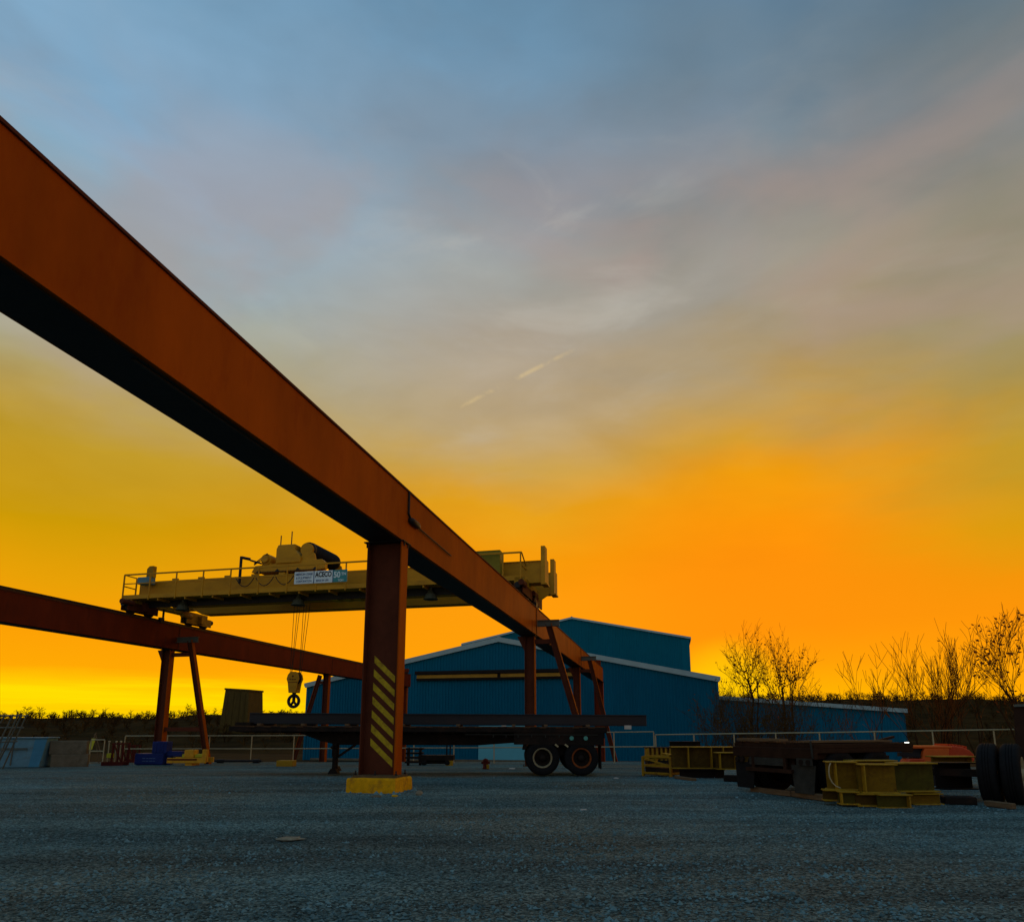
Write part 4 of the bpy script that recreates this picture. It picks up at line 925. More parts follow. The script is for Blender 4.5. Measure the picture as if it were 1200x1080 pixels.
# local x = side (length), local y = rear width
W = 2.25; L = 3.0
m = MB(); m.box((-.02, 0, 1.00), (L, W, 1.07))
for i in range(9): m.box((.0, .02 + i * .25, 1.0705), (L - .05, .23 + i * .25, 1.085 + .012 * (i % 3)))
m.build('deck', 'rustwood', old)
m = MB(); m.box((-.03, .9, 1.13), (.25, W - .1, 1.18)); m.box((.1, .2, 1.11), (2.6, .5, 1.15)); m.build('loose_board', 'timber', old)
m = MB(); m.box((-.06, -.02, .78), (.06, W + .02, .999)); m.box((0.061, 0, .90), (L, .12, .999)); m.box((0.061, W - .12, .90), (L, W, .999)); m.box((.061, .1, .78), (.5, .5, .899)); m.box((.06, .6, .55), (L, .78, .80)); m.box((.06, 1.5, .55), (L, 1.68, .80)); m.build('frame', 'rustwood', old, .01)
m = MB(); m.box((-.075, .75, .62), (-.03, 1.75, .78)); m.build('bumper_plate', 'mudflap', old)
m = MB(); m.box((-.1, .55, .48), (0, 1.85, .56)); m.box((-.08, .7, .56), (-.03, .78, .8)); m.box((-.08, 1.6, .56), (-.03, 1.68, .8)); m.build('bumper', 'rustwood', old)
for yy in (.12, .30, 1.98, 2.12):
    m = MB(); m.tube((-.09, yy, .72), (-.03, yy, .72), .06, n=14); m.build('tail_lamp', 'frame', old)
m = MB(); m.box((-.085, .02, .66), (-.062, .42, .80)); m.build('lamp_bracket', 'mudflap', old)
m = MB(); m.tube((-.08, .0, .8), (-.08, .02, 1.15), .02, n=6); m.build('corner_rod', 'mudflap', old)
m = MB(); m.hexa([(-.05, .06, .10), (-.03, .06, .10), (-.03, .54, .10), (-.05, .54, .10), (-.02, .0, .66), (0, 0, .66), (0, .62, .66), (-.02, .62, .66)]); m.build('mud_flap', 'mudflap', old)
m = MB(); m.hexa([(-.05, W - .54, .10), (-.03, W - .54, .10), (-.03, W - .06, .10), (-.05, W - .06, .10), (-.02, W - .62, .66), (0, W - .62, .66), (0, W, .66), (-.02, W, .66)]); m.build('mud_flap', 'tyre', old)
for xx in (.75, 1.85):
    for yy, ax in ((.14, (0, 1, 0)), (.45, (0, 1, 0)), (W - .14, (0, -1, 0)), (W - .45, (0, -1, 0))):
        truck_wheel(old, (xx, yy, .49), ax, 'frame', (0, 0, 0), .48, .26)
    m = MB(); m.tube((xx, .3, .49), (xx, W - .3, .49), .07); m.build('axle', 'frame', old)
pb = thing('leaning_bar', 'short bar lying tilted across the old trailer deck, before the low shed', 'bar', Vector(at(1022, 870.5, 15.6)))
m = MB(); m.bar((0, 0, .02), (.55, .1, .14), .07, .05); m.build('bar', 'rustwood', pb)
timber('left timber on the gravel beneath the old trailer', 879, 927.5, 926, 933, .16, .11)
timber('right timber on the gravel beneath the old trailer', 927, 933, 970, 939, .16, .12)
# yellow stack at right
YB = G(1030, 946).y
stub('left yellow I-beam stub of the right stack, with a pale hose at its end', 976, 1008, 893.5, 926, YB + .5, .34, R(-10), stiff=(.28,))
stub('middle yellow I-beam stub of the right stack, rust-stained and shaded web', 1014, 1055, 896.5, 929.5, YB + .2, .34, R(-7), stiff=(.12,))
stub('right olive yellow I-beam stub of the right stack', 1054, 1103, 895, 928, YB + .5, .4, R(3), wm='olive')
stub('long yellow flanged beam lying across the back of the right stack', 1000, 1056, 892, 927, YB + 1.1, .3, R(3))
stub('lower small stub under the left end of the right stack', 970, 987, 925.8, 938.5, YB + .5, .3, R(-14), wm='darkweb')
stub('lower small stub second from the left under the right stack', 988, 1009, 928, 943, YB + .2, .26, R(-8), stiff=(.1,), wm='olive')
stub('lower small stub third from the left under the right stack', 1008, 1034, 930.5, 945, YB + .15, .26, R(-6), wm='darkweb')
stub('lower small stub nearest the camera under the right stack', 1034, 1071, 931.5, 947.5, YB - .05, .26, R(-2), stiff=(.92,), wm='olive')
stub('low dark stub at the right end under the right stack', 1072, 1107, 930, 943, YB + .5, .26, R(3))
hs = thing('pale_hose', 'pale looped hose curving down the end of the left yellow stub', 'hose', at(975, 925, YB + .3)); k = 809.6 / (YB + .3)
m = MB(); pp = [Vector(((x - 975) / k, 0, (925 - y) / k)) for x, y in ((976, 895), (974, 899), (973, 905), (973.5, 911), (976, 917), (980, 921), (985, 923))]
for a, b in zip(pp[:-1], pp[1:]): m.tube(a, b, .012, n=6)
m.build('tube', 'greymetal', hs)
stub('dark yellow-edged beam behind the right stack, next to the big tyres', 1105, 1148, 894.5, 925, YB + 1.2, .4, R(2), 'frame')
stub('yellow-topped beam above the dark one, under the red machine', 1098, 1147, 886, 894, YB + 1.9, .4, R(3))
timber('pale timber end on the gravel before the big tyres', 1153, 944, 1184, 948, .14, .10)
timber('dark timber under the right stack near the big tyres', 1108, 942, 1146, 943, .3, .14, 'frame')
# red machine
q = at(1100, 895, 17.2); k = 809.6 / 17.2
rm = thing('red_machine', 'orange-red machine attachment with a curved hood behind the yellow stack', 'machine', (q.x, q.y, zg(q.x, q.y)))
zb_ = lambda y: (853 - y) / k + 1.4
X_ = lambda x: (x - 1100) / k
m = MB(); m.prism([(X_(1079), 0, zb_(893)), (X_(1111), 0, zb_(893)), (X_(1115), 0, zb_(876)), (X_(1086), 0, zb_(876))], (0, .7, 0)); m.box((X_(1070), .0, zb_(876)), (X_(1118), .6, zb_(873))); m.build('hood', 'orangemach', rm, .015)
m = MB(); pr = [(X_(1111.5), zb_(893.5)), (X_(1144), zb_(891)), (X_(1144.5), zb_(883)), (X_(1140), zb_(878)), (X_(1132), zb_(874.5)), (X_(1122), zb_(873)), (X_(1115.5), zb_(874.5))]
m.prism([(a, .05, b) for a, b in pr], (0, .9, 0)); m.build('blade', 'redmach', rm, .03, 2)
m = MB()
for i in range(7): m.rbox((X_(1117 + i * 3.6), .4, zb_(872.6 + .12 * i * i * .6)), (.04, .5, .07))
m.build('teeth', 'redmach', rm)
m = MB(); m.prism([(X_(1056), -.3, zb_(893)), (X_(1074), -.3, zb_(893)), (X_(1077), -.3, zb_(887.5)), (X_(1060), -.3, zb_(887.5))], (0, .4, 0)); m.build('foot', 'redmach', rm, .01)
m = MB(); m.bar((X_(1056), .05, zb_(882.5)), (X_(1080), .05, zb_(884)), .12, .1); m.box((X_(1074), .1, .1), (X_(1086), .6, zb_(876.5))); m.bar((X_(1074), .3, zb_(890)), (X_(1088), .3, zb_(878)), .1, .12); m.box((X_(1074), .2, .0), (X_(1140), .8, zb_(894))); m.build('linkage', 'black', rm)
# big tyres at right edge with trailer headboard
wt = gp(1165, 943)
rt_ = thing('rusty_trailer', 'rusty trailer end with big dual tyres and an upright dark panel at the right edge', 'trailer', (wt.x, wt.y, wt.z))
axis = Vector((math.cos(R(-42)), math.sin(R(-42)), 0)); kk = 809.6 / 13.2
c1 = at(1161, 906, wt.y + .45); c2 = c1 + axis * .37
ofr = tuple(rt_.location)
truck_wheel(rt_, c1, -axis, 'frame', ofr, .575, .31); truck_wheel(rt_, c2, -axis, 'greymetal', ofr, .575, .31)
m = MB(ofr); m.lathe(c2, axis, [(.32, .13), (.30, .05), (.12, .05), (.11, .18), (.0, .2)], 24); m.build('hub', 'greymetal', rt_)
m = MB(ofr); pA = at(1187.5, 826, 14.2)
per = Vector((-axis.y, axis.x, 0))
m.hexa([Vector((at(1193, 930, 13.8).x, 13.8, .05)), Vector((at(1290, 930, 13.4).x, 13.4, .05)), Vector((at(1290, 930, 13.5).x, 13.5, .05)), Vector((at(1193, 930, 13.9).x, 13.9, .05)),
        at(1187.5, 826, 14.0), at(1290, 822, 13.4), at(1290, 822, 13.5), at(1188, 826, 14.1)]); m.build('headboard', 'rustwood', rt_)
m = MB(ofr); m.bar(at(1188, 826.5, 13.98), at(1290, 822.5, 13.38), .06, .05); m.build('headboard_rim', 'grey', rt_)
m = MB(ofr); m.bar(c1 - axis * .2, c1 - axis * 2.0, .14, .14); m.bar(c2 + Vector((.6, .8, .35)), c2 + Vector((3.5, 1.2, .35)), .2, .25); m.build('axle', 'frame', rt_)

# ------------------------------------------------------------------ trees
def grow(P, Q, r0, r1, lev, leaves, p, d, L, r, depth, rr, up=.25, spread=.6, kids=(2, 4), leafp=0, rmin=.012, shrink=.66):
    n = 3 if depth > 1 else 2; pos = Vector(p); dirv = Vector(d).normalized()
    for i in range(n):
        dirv = (dirv + Vector((rr.gauss(0, .09), rr.gauss(0, .09), rr.gauss(0, .06) + .03 * up))).normalized()
        q = pos + dirv * (L / n); ra = max(rmin, r * (1 - .45 * i / n)); rb = max(rmin * .8, r * (1 - .45 * (i + 1) / n))
        P.append(tuple(pos)); Q.append(tuple(q)); r0.append(ra); r1.append(rb); lev.append(depth)
        pos = q
        if depth > 0:
            for _ in range(rr.randint(*kids) if i == n - 1 else rr.randint(0, kids[0])):
                a = Vector((rr.gauss(0, 1), rr.gauss(0, 1), rr.gauss(0, .5))).normalized()
                nd = (dirv + a * spread * rr.uniform(.6, 1.2) + Vector((0, 0, up))).normalized()
                grow(P, Q, r0, r1, lev, leaves, pos, nd, L * shrink * rr.uniform(.7, 1.15), rb * .62, depth - 1, rr, up, spread, kids, leafp, rmin, shrink)
        if depth <= 1 and leafp > 0:
            for _ in range(3):
                if rr.random() < leafp:
                    c = pos + Vector((rr.gauss(0, .12), rr.gauss(0, .12), rr.gauss(0, .12)))
                    a = Vector((rr.gauss(0, 1), rr.gauss(0, 1), rr.gauss(0, 1))).normalized() * rr.uniform(.05, .10); b = a.orthogonal() * rr.uniform(.5, .8)
                    leaves.append((c, a, b))
def tree(name, label, x, ytop, Y, stems, seed, leafp=0, depth=4, spread=.55, up=.3, r=.07, group='bare trees beyond the right railing', rmin=.012, lean=0, ybase=None, shrink=.66, kids=(2, 3)):
    rr = random.Random(seed); X = (x - 600) / 809.6 * Y; zb = zg(X, Y) - .05
    H = at(x, ytop, Y).z - zb
    t = thing(name, label, 'tree', (X, Y, zb), 0, group)
    P, Q, a, b, lev, lv = [], [], [], [], [], []
    for i in range(stems):
        d = Vector((lean + rr.gauss(0, .14 if stems > 1 else .05), rr.gauss(0, .1), 1))
        grow(P, Q, a, b, lev, lv, (rr.uniform(-.15, .15) * (stems > 1), rr.uniform(-.1, .1), 0), d, H * .42, r * rr.uniform(.7, 1.1), depth, rr, up, spread, kids, leafp, rmin, shrink)
    # scale so that the top reaches the wanted height
    zt = max(q[2] for q in Q); s = H / zt; sx = s * .95
    P = [(q[0] * sx, q[1] * sx, q[2] * s) for q in P]; Q = [(q[0] * sx, q[1] * sx, q[2] * s) for q in Q]
    lv = [(Vector((c.x * sx, c.y * sx, c.z * s)), u, v) for c, u, v in lv]
    lo = [i for i, l in enumerate(lev) if l >= depth - 1]; hi = [i for i, l in enumerate(lev) if l < depth - 1]
    pick = lambda A, I: [A[i] for i in I]
    segmesh('trunk', pick(P, lo), pick(Q, lo), pick(a, lo), pick(b, lo), 'bark', t, 6)
    segmesh('crown', pick(P, hi), pick(Q, hi), pick(a, hi), pick(b, hi), 'twig', t, 3, lv or None, 'leaf')
    return t
def fan_tree(label, x, ytop, yfork, Y, width_px, seed, leafp, nprim):
    rr = random.Random(seed); k = 809.6 / Y; X = (x - 600) / k; zb = zg(X, Y) - .05
    zf = at(x, yfork, Y).z - zb; H = at(x, ytop, Y).z - zb; R_ = width_px / k / 2
    t = thing('bare_tree', label, 'tree', (X, Y, zb), 0, 'bare trees beyond the right railing')
    P, Q, a, b, lev, lv = [], [], [], [], [], []; tp, tq, ta, tb = [], [], [], []
    def limb(p, q, r0, r1, n=5, bend=.06):
        pts = [Vector(p).lerp(Vector(q), i / n) for i in range(n + 1)]; L = (Vector(q) - Vector(p)).length
        for i in range(1, n): pts[i] += Vector((rr.gauss(0, 1), rr.gauss(0, 1), rr.gauss(0, .5))) * L * bend * .5
        return pts, [r0 + (r1 - r0) * i / n for i in range(n + 1)]
    def put(pts, rs, A=None):
        for i in range(len(pts) - 1):
            (P if A is None else tp).append(tuple(pts[i])); (Q if A is None else tq).append(tuple(pts[i + 1])); (a if A is None else ta).append(rs[i]); (b if A is None else tb).append(rs[i + 1])
    pts, rs = limb((0, 0, 0), (rr.uniform(-.1, .1), 0, zf), .085, .06, 5, .02); put(pts, rs, 1)
    pts2, rs2 = limb((.1, .1, 0), (R_ * .35, .2, zf * 1.0), .06, .04, 5, .03); put(pts2, rs2, 1)
    for i in range(nprim):
        f = (i + .5) / nprim * 2 - 1 + rr.uniform(-.12, .12); src = pts if rr.random() < .7 else pts2
        base = src[-1].lerp(src[2], rr.random() ** 2 * .9)
        ang = f * R(72); dep = rr.uniform(-.55, .55); rad = rr.uniform(.82, 1.05)
        tip = Vector((math.sin(ang) * R_ * 1.05 * rad, dep * R_ * 1.3, zf * .92 + (H - zf * .92) * math.cos(ang * .92) * rad))
        mid = base.lerp(tip, .5) + Vector((0, 0, -(H - zf) * .08))
        p1, r1 = limb(base, mid, .034, .020, 4, .05); p2, r2 = limb(mid, tip, .020, .007, 5, .05); pp = p1 + p2[1:]; rr_ = r1 + r2[1:]
        put(pp, rr_)
        for q in range(2, len(pp) - 1):
            for _ in range(rr.randint(1, 2)):
                d = (pp[q + 1] - pp[q - 1]).normalized(); o = Vector((rr.gauss(0, 1), rr.gauss(0, .8), rr.gauss(0, .5))).normalized()
                nd = (d + o * rr.uniform(.4, .75) + Vector((0, 0, .25))).normalized(); L = (tip - base).length * rr.uniform(.18, .38)
                s1, q1 = limb(pp[q], pp[q] + nd * L, rr_[q] * .55, .006, 4, .07); put(s1, q1)
                for w_ in range(1, 4):
                    if rr.random() < .75:
                        o2 = Vector((rr.gauss(0, 1), rr.gauss(0, 1), rr.gauss(.2, .6))).normalized(); e = s1[w_] + (nd + o2 * .7).normalized() * L * rr.uniform(.25, .5); put([s1[w_], e], [.0065, .0045])
                    for _l in range(2):
                        if rr.random() < leafp * (1.2 if q < 6 else .5):
                            c = s1[w_] + Vector((rr.gauss(0, .08), rr.gauss(0, .08), rr.gauss(0, .08))); A_ = Vector((rr.gauss(0, 1), rr.gauss(0, 1), rr.gauss(0, 1))).normalized() * rr.uniform(.055, .10); lv.append((c, A_, A_.orthogonal() * .7))
    segmesh('trunk', tp, tq, ta, tb, 'bark', t, 6); segmesh('crown', P, Q, a, b, 'twig', t, 3, lv or None, 'leaf')
fan_tree('taller bare tree with a few brown leaves, nearest the right corner of the blue workshop', 881, 740, 795, 46, 64, 3, .24, 14)
fan_tree('broad tree still holding clusters of brown leaves, right of the tallest bare tree', 921, 748, 806, 45, 70, 8, .42, 15)
tree('sapling', 'slim bare sapling leaning left before the low blue shed', 1038, 760, 38, 2, 8, 0, 3, .6, .25, .05, lean=-.22)
tree('sapling', 'straight bare sapling just right of the low blue shed', 1072, 738, 38, 1, 21, 0, 3, .5, .35, .06, lean=-.06)
tree('sapling', 'thin bare sapling between the straight one and the thicket at right', 1094, 746, 39, 2, 33, 0, 3, .45, .4, .045)
tree('bare_tree', 'many-stemmed bare tree in the middle of the thicket at right', 1118, 728, 38, 5, 44, 0, 3, .5, .4, .045, rmin=.010)
tree('bare_tree', 'forked bare tree left of the leafy branches at the right edge', 1147, 731, 37, 2, 58, .02, 4, .55, .35, .055, kids=(1, 2), rmin=.010)
tree('bare_tree', 'tree with dark clustered leaves cut by the right edge', 1203, 712, 30, 5, 61, .09, 4, .6, .25, .06, kids=(1, 3), rmin=.008, lean=-.12)
for i, (x, yt, Y, lab) in enumerate(((838, 812, 44, 'brown twiggy bush at the corner of the blue workshop'), (868, 806, 42.5, 'dense brown bush under the taller bare tree'), (900, 812, 43, 'brown bush between the two leafy trees'), (940, 806, 42, 'low olive bush before the left end of the low shed'))):
    rr = random.Random(100 + i); X = (x - 600) / 809.6 * Y; zb = zg(X, Y); H = at(x, yt, Y).z - zb
    t = thing('twiggy_bush', lab, 'bush', (X, Y, zb), 0, 'bushes beyond the right railing')
    P, Q, a, b, lev, lv = [], [], [], [], [], []
    for s_ in range(10):
        d = Vector((rr.gauss(0, .35), rr.gauss(0, .3), 1)); grow(P, Q, a, b, lev, lv, (rr.uniform(-1.1, 1.1), rr.uniform(-.6, .6), 0), d, H * rr.uniform(.3, .45), .03, 3, rr, .2, .75, (2, 3), .10, .008)
    zt = sorted(q[2] for q in Q)[int(len(Q) * .98)]; s = H / zt
    P = [(q[0], q[1], q[2] * s) for q in P]; Q = [(q[0], q[1], q[2] * s) for q in Q]; lv = [(Vector((c.x, c.y, c.z * s)), u * .8, v * .8) for c, u, v in lv]
    segmesh('stems', P, Q, a, b, 'thicket', t, 3, lv, 'thicket')

# ------------------------------------------------------------------ hills and far woods
from mathutils import noise as nz
def ridge(X):  # crest height above camera level, as an angle-like slope
    left = 5.7 + 2.0 * nz.noise(Vector((X * .03, 1, 0))) + 1.0 * nz.noise(Vector((X * .11, 5, 0)))
    right = 10.6 + 1.4 * nz.noise(Vector((X * .035, 3, 0))) + .7 * nz.noise(Vector((X * .12, 8, 0)))
    t = sm((X - 0) / 60); return left * (1 - t) + right * t
def hillz(X, Y):
    t = sm((Y - 95) / 110); return -2.6 + (ridge(X) + 1.2) * t - 30 * sm((Y - 230) / 200)
vs = []; Xs = [-420 + i * 4 for i in range(211)]; Ys = [92 + j * 4 for j in range(36)] + [240, 260, 300, 360, 430]
for Y in Ys:
    for X in Xs: vs.append((X, Y, hillz(X, Y) + (.5 * nz.noise(Vector((X * .22, Y * .22, 2))) if Y > 100 else -.4)))
nx = len(Xs); me = bpy.data.meshes.new('hill'); me.from_pydata(vs, [], [(j * nx + i, j * nx + i + 1, (j + 1) * nx + i + 1, (j + 1) * nx + i) for j in range(len(Ys) - 1) for i in range(nx - 1)])
me.materials.append(M['hill']); me.update(); o = bpy.data.objects.new('hill', me); C.objects.link(o); struct(o)
def woods():
    rs = random.Random(9); P, Q, a, b = [], [], [], []
    K = 1500
    for i in range(K):
        if i < K * .5: X = rs.uniform(-185, -25)
        else: X = rs.uniform(38, 190)
        f = rs.random(); Y = 104 + 108 * f ** .6
        if X / Y > -.28 and X / Y < .28: continue
        z = hillz(X, Y) - .3; h = rs.uniform(1.3, 2.6)
        if rs.random() < .06: h *= 1.4
        top = Vector((X + rs.gauss(0, .4), Y, z + h)); bot = Vector((X, Y, z))
        P.append(tuple(bot)); Q.append(tuple(top)); a.append(.13); b.append(.03)
        nb_ = rs.randint(14, 20); w = rs.uniform(.8, 1.25)
        for k in range(nb_):
            t = rs.uniform(.05, .98); p0 = bot.lerp(top, t); l = h * .55 * w * (1.15 - t * .75)
            th = rs.uniform(0, 6.28); d = Vector((math.cos(th), math.sin(th), rs.uniform(.3, 1.2))).normalized(); p1 = p0 + d * l
            P.append(tuple(p0)); Q.append(tuple(p1)); a.append(.05); b.append(.02)
            for _ in range(3):
                q0 = p0.lerp(p1, rs.uniform(.35, .95)); d2 = (d + Vector((rs.gauss(0, .5), rs.gauss(0, .5), rs.gauss(.1, .4)))).normalized()
                P.append(tuple(q0)); Q.append(tuple(q0 + d2 * l * .5)); a.append(.03); b.append(.014)
    o = segmesh('far_woods', P, Q, a, b, 'wood_far', None, 3)
    o['kind'] = 'stuff'; o['label'] = 'dark bare woodland covering the far hillside on both sides'; o['category'] = 'woods'
woods()

# ------------------------------------------------------------------ world
w = bpy.data.worlds.new('World'); sc.world = w; w.use_nodes = True
nt = w.node_tree; N = nt.nodes.new; Lk = nt.links.new
bg = nt.nodes['Background']
tc = N('ShaderNodeTexCoord')
nrm = N('ShaderNodeVectorMath'); nrm.operation = 'NORMALIZE'; Lk(tc.outputs['Generated'], nrm.inputs[0])
sp = N('ShaderNodeSeparateXYZ'); Lk(nrm.outputs[0], sp.inputs[0])
def mth(op, a, b=None, c=None, clamp=False):
    n = N('ShaderNodeMath'); n.operation = op; n.use_clamp = clamp
    for i, v in enumerate((a, b, c)):
        if v is None: continue
        if isinstance(v, (int, float)): n.inputs[i].default_value = v
        else: Lk(v, n.inputs[i])
    return n.outputs[0]
def skynoise(scale, detail, stretch, rough=.55):
    mp = N('ShaderNodeMapping'); mp.inputs['Scale'].default_value = stretch; mp.inputs['Rotation'].default_value = (R(8), R(-14), 0); Lk(nrm.outputs[0], mp.inputs['Vector'])
    n = N('ShaderNodeTexNoise'); n.inputs['Scale'].default_value = scale; n.inputs['Detail'].default_value = detail; n.inputs['Roughness'].default_value = rough; n.inputs['Distortion'].default_value = .4
    Lk(mp.outputs['Vector'], n.inputs['Vector']); return mth('SUBTRACT', n.outputs['Fac'], .5)
el = mth('MULTIPLY', mth('ARCSINE', sp.outputs['Z']), 180 / math.pi)
az = mth('MULTIPLY', mth('ARCTAN2', sp.outputs['X'], sp.outputs['Y']), 180 / math.pi)
n1 = skynoise(2.2, 5, (1, 1, 2.6)); n2 = skynoise(4.5, 4, (1, 1, 2.6), .5)
amp = mth('MULTIPLY', mth('DIVIDE', el, 26, clamp=True), 1.0)
warp = mth('MULTIPLY', mth('ADD', mth('MULTIPLY', n1, 11), mth('MULTIPLY', n2, 4)), amp)
elw = mth('ADD', el, warp)
def ramp(stops):
    r = N('ShaderNodeValToRGB'); r.color_ramp.interpolation = 'LINEAR'; e = r.color_ramp.elements
    while len(e) < len(stops): e.new(0.5)
    for k, (d_, c) in enumerate(stops): e[k].position = d_ / 90; e[k].color = (*lin(c), 1)
    Lk(mth('DIVIDE', elw, 90, clamp=True), r.inputs['Fac']); return r.outputs['Color']
LEFT = ramp([(0, (255, 185, 0)), (2.2, (255, 218, 0)), (3.2, (255, 200, 0)), (4.2, (255, 168, 0)), (7, (252, 160, 0)), (10.5, (232, 160, 0)), (15, (202, 152, 0)), (19, (190, 152, 40)), (24, (180, 162, 106)), (28, (170, 172, 150)), (33, (150, 174, 184)), (39, (132, 172, 202)), (45, (126, 166, 196)), (50, (114, 154, 184)), (57, (84, 136, 168)), (90, (56, 122, 160))])
MID = ramp([(0, (255, 190, 0)), (2, (255, 185, 0)), (5, (255, 160, 0)), (11, (255, 155, 4)), (14.5, (246, 154, 0)), (18, (230, 160, 22)), (21.6, (204, 162, 76)), (25, (186, 160, 114)), (31.6, (174, 162, 145)), (37.6, (162, 164, 160)), (43, (130, 144, 158)), (48, (112, 146, 172)), (53, (98, 136, 164)), (62, (74, 124, 156)), (90, (56, 122, 160))])
ORANGE = ramp([(0, (255, 190, 0)), (2.2, (255, 182, 0)), (5, (255, 158, 0)), (8, (255, 146, 0)), (13, (255, 145, 0)), (16.5, (252, 150, 0)), (19.5, (238, 155, 6)), (22.5, (208, 154, 48)), (26, (188, 152, 84)), (30, (170, 149, 112)), (35, (158, 151, 138)), (40, (143, 142, 140)), (45, (116, 134, 147)), (50, (100, 127, 148)), (60, (66, 112, 146)), (90, (56, 122, 160))])
RIGHT = ramp([(0, (255, 185, 0)), (3, (255, 165, 0)), (7, (252, 148, 0)), (10, (244, 148, 0)), (13.8, (220, 157, 8)), (18.3, (190, 152, 42)), (22.7, (168, 146, 84)), (28, (155, 143, 108)), (34.6, (138, 136, 124)), (40, (114, 126, 130)), (46, (92, 115, 132)), (60, (66, 112, 146)), (90, (56, 122, 160))])
BACK = ramp([(0, (172, 160, 150)), (12, (158, 155, 155)), (35, (118, 142, 160)), (60, (78, 132, 164)), (90, (56, 122, 160))])
def mix(f, a, b, mode='MIX'):
    x = N('ShaderNodeMix'); x.data_type = 'RGBA'; x.blend_type = mode
    if isinstance(f, (int, float)): x.inputs['Factor'].default_value = f
    else: Lk(f, x.inputs['Factor'])
    for s_, v in (('A', a), ('B', b)):
        if isinstance(v, tuple): x.inputs[s_].default_value = v
        else: Lk(v, x.inputs[s_])
    return x.outputs['Result']
def step(v, a, b):
    r = N('ShaderNodeMapRange'); r.interpolation_type = 'SMOOTHSTEP'; r.inputs['From Min'].default_value = a; r.inputs['From Max'].default_value = b; Lk(v, r.inputs['Value']); return r.outputs['Result']
azn = mth('ADD', az, mth('MULTIPLY', n1, 14))
c = mix(step(azn, -36, 2), LEFT, MID); c = mix(step(azn, 1, 19), c, ORANGE); c = mix(step(azn, 22, 40), c, RIGHT)
aba = mth('ABSOLUTE', mth('SUBTRACT', az, 22))
c = mix(step(aba, 62, 118), c, BACK)
# soft streaky clouds and patches
patch = mth('ADD', mth('MULTIPLY', n2, .42), mth('MULTIPLY', skynoise(9, 4, (1, 1, 3), .5), .14))
patch = mth('MULTIPLY', patch, step(el, 6, 26))
gain = mth('ADD', mth('MULTIPLY', patch, 1.0), 1.0)
gv = N('ShaderNodeCombineColor')
for s_ in ('Red', 'Green', 'Blue'): Lk(gain, gv.inputs[s_])
c = mix(1.0, c, gv.outputs['Color'], 'MULTIPLY')
# mauve haze patches and pale wispy highlights in the thin cloud
mv = mth('MULTIPLY', step(skynoise(3.1, 4, (1, 1, 2.2), .5), -.03, .20), mth('MULTIPLY', step(el, 19, 27), mth('SUBTRACT', 1.0, step(el, 38, 48))))
c = mix(mth('MULTIPLY', mv, .44), c, (*lin((172, 148, 138)), 1))
ws = skynoise(4.2, 5, (1.0, 1.3, 2.8), .55)
core = N('ShaderNodeVectorMath'); core.operation = 'DOT_PRODUCT'; Lk(nrm.outputs[0], core.inputs[0]); core.inputs[1].default_value = ray(620, 345).normalized()
wsp = mth('MULTIPLY', step(ws, .0, .26), mth('ADD', mth('MULTIPLY', step(core.outputs['Value'], .955, .999), .85), mth('MULTIPLY', step(el, 20, 32), .25)))
c = mix(mth('MULTIPLY', wsp, .40), c, (*lin((196, 192, 182)), 1))
dk = mth('MULTIPLY', step(skynoise(3.7, 5, (1.2, 1, 3.0), .55), .02, .26), step(el, 17, 28))
c = mix(mth('MULTIPLY', dk, .16), c, (*lin((112, 112, 118)), 1))
# bright streaks low on the left horizon
st_ = skynoise(3.0, 5, (1, 1, 26), .6)
lowm = mth('MULTIPLY', mth('SUBTRACT', 1.0, step(el, 2.6, 4.6)), mth('SUBTRACT', 1.0, step(az, 0, 14)))
c = mix(mth('MULTIPLY', mth('MULTIPLY', step(st_, -.08, .14), lowm), .75), c, (*lin((255, 226, 0)), 1))
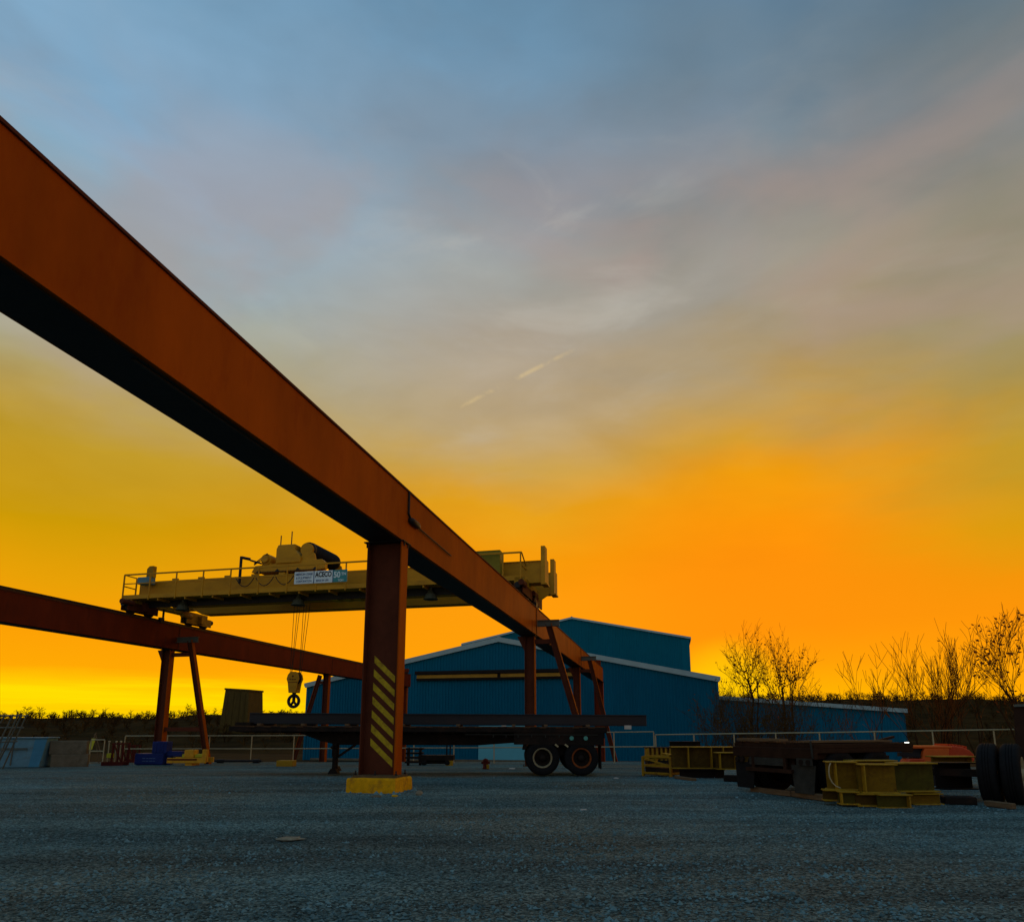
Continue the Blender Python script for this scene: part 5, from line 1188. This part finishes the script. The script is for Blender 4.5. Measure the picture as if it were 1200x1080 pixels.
# glow where the sun will rise
sd = Vector((math.sin(R(17.5)), math.cos(R(17.5)), math.tan(R(2.2)))).normalized()
dv = N('ShaderNodeVectorMath'); dv.operation = 'DOT_PRODUCT'; Lk(nrm.outputs[0], dv.inputs[0]); dv.inputs[1].default_value = sd
c = mix(mth('MULTIPLY', step(dv.outputs['Value'], .9955, 1.0), .6), c, (*lin((255, 215, 0)), 1))
# broken contrail
def rdir(x, y): return ray(x, y).normalized()
A_, B_ = rdir(530, 481), rdir(676, 408); cn2 = A_.cross(B_).normalized(); tan_ = (B_ - A_).normalized(); midd = (A_ + B_).normalized()
d1 = N('ShaderNodeVectorMath'); d1.operation = 'DOT_PRODUCT'; Lk(nrm.outputs[0], d1.inputs[0]); d1.inputs[1].default_value = cn2
d2 = N('ShaderNodeVectorMath'); d2.operation = 'DOT_PRODUCT'; Lk(nrm.outputs[0], d2.inputs[0]); d2.inputs[1].default_value = tan_
t0 = midd.dot(tan_); hw = (B_ - A_).length / 2
line = mth('SUBTRACT', 1.0, step(mth('ABSOLUTE', mth('ADD', d1.outputs['Value'], mth('MULTIPLY', n2, .006))), .0002, .0046))
rng = mth('SUBTRACT', 1.0, step(mth('ABSOLUTE', mth('SUBTRACT', d2.outputs['Value'], t0)), hw * .8, hw))
brk = step(skynoise(30, 3, (1, 1, 1)), -.08, .2)
c = mix(mth('MULTIPLY', mth('MULTIPLY', mth('MULTIPLY', line, rng), brk), .36), c, (*lin((232, 202, 140)), 1))
# faint physical sky added underneath
sk = N('ShaderNodeTexSky'); sk.sky_type = 'NISHITA'; sk.sun_disc = False; sk.sun_elevation = R(1.0); sk.sun_rotation = R(17.5)
c = mix(.002, c, sk.outputs['Color'], 'ADD')
Lk(c, bg.inputs['Color']); bg.inputs['Strength'].default_value = 1.0

sun = bpy.data.lights.new('sun', 'SUN'); sun.energy = 0.35; sun.angle = R(14); sun.color = (1, .55, .18)
so = bpy.data.objects.new('sun', sun); C.objects.link(so); so.location = (0, 0, 40)
so.rotation_euler = Vector((-sd.x, -sd.y, -math.tan(R(4)))).to_track_quat('-Z', 'Y').to_euler()

sc.view_settings.view_transform = 'Standard'; sc.view_settings.look = 'None'; sc.view_settings.exposure = 0; sc.view_settings.gamma = 1
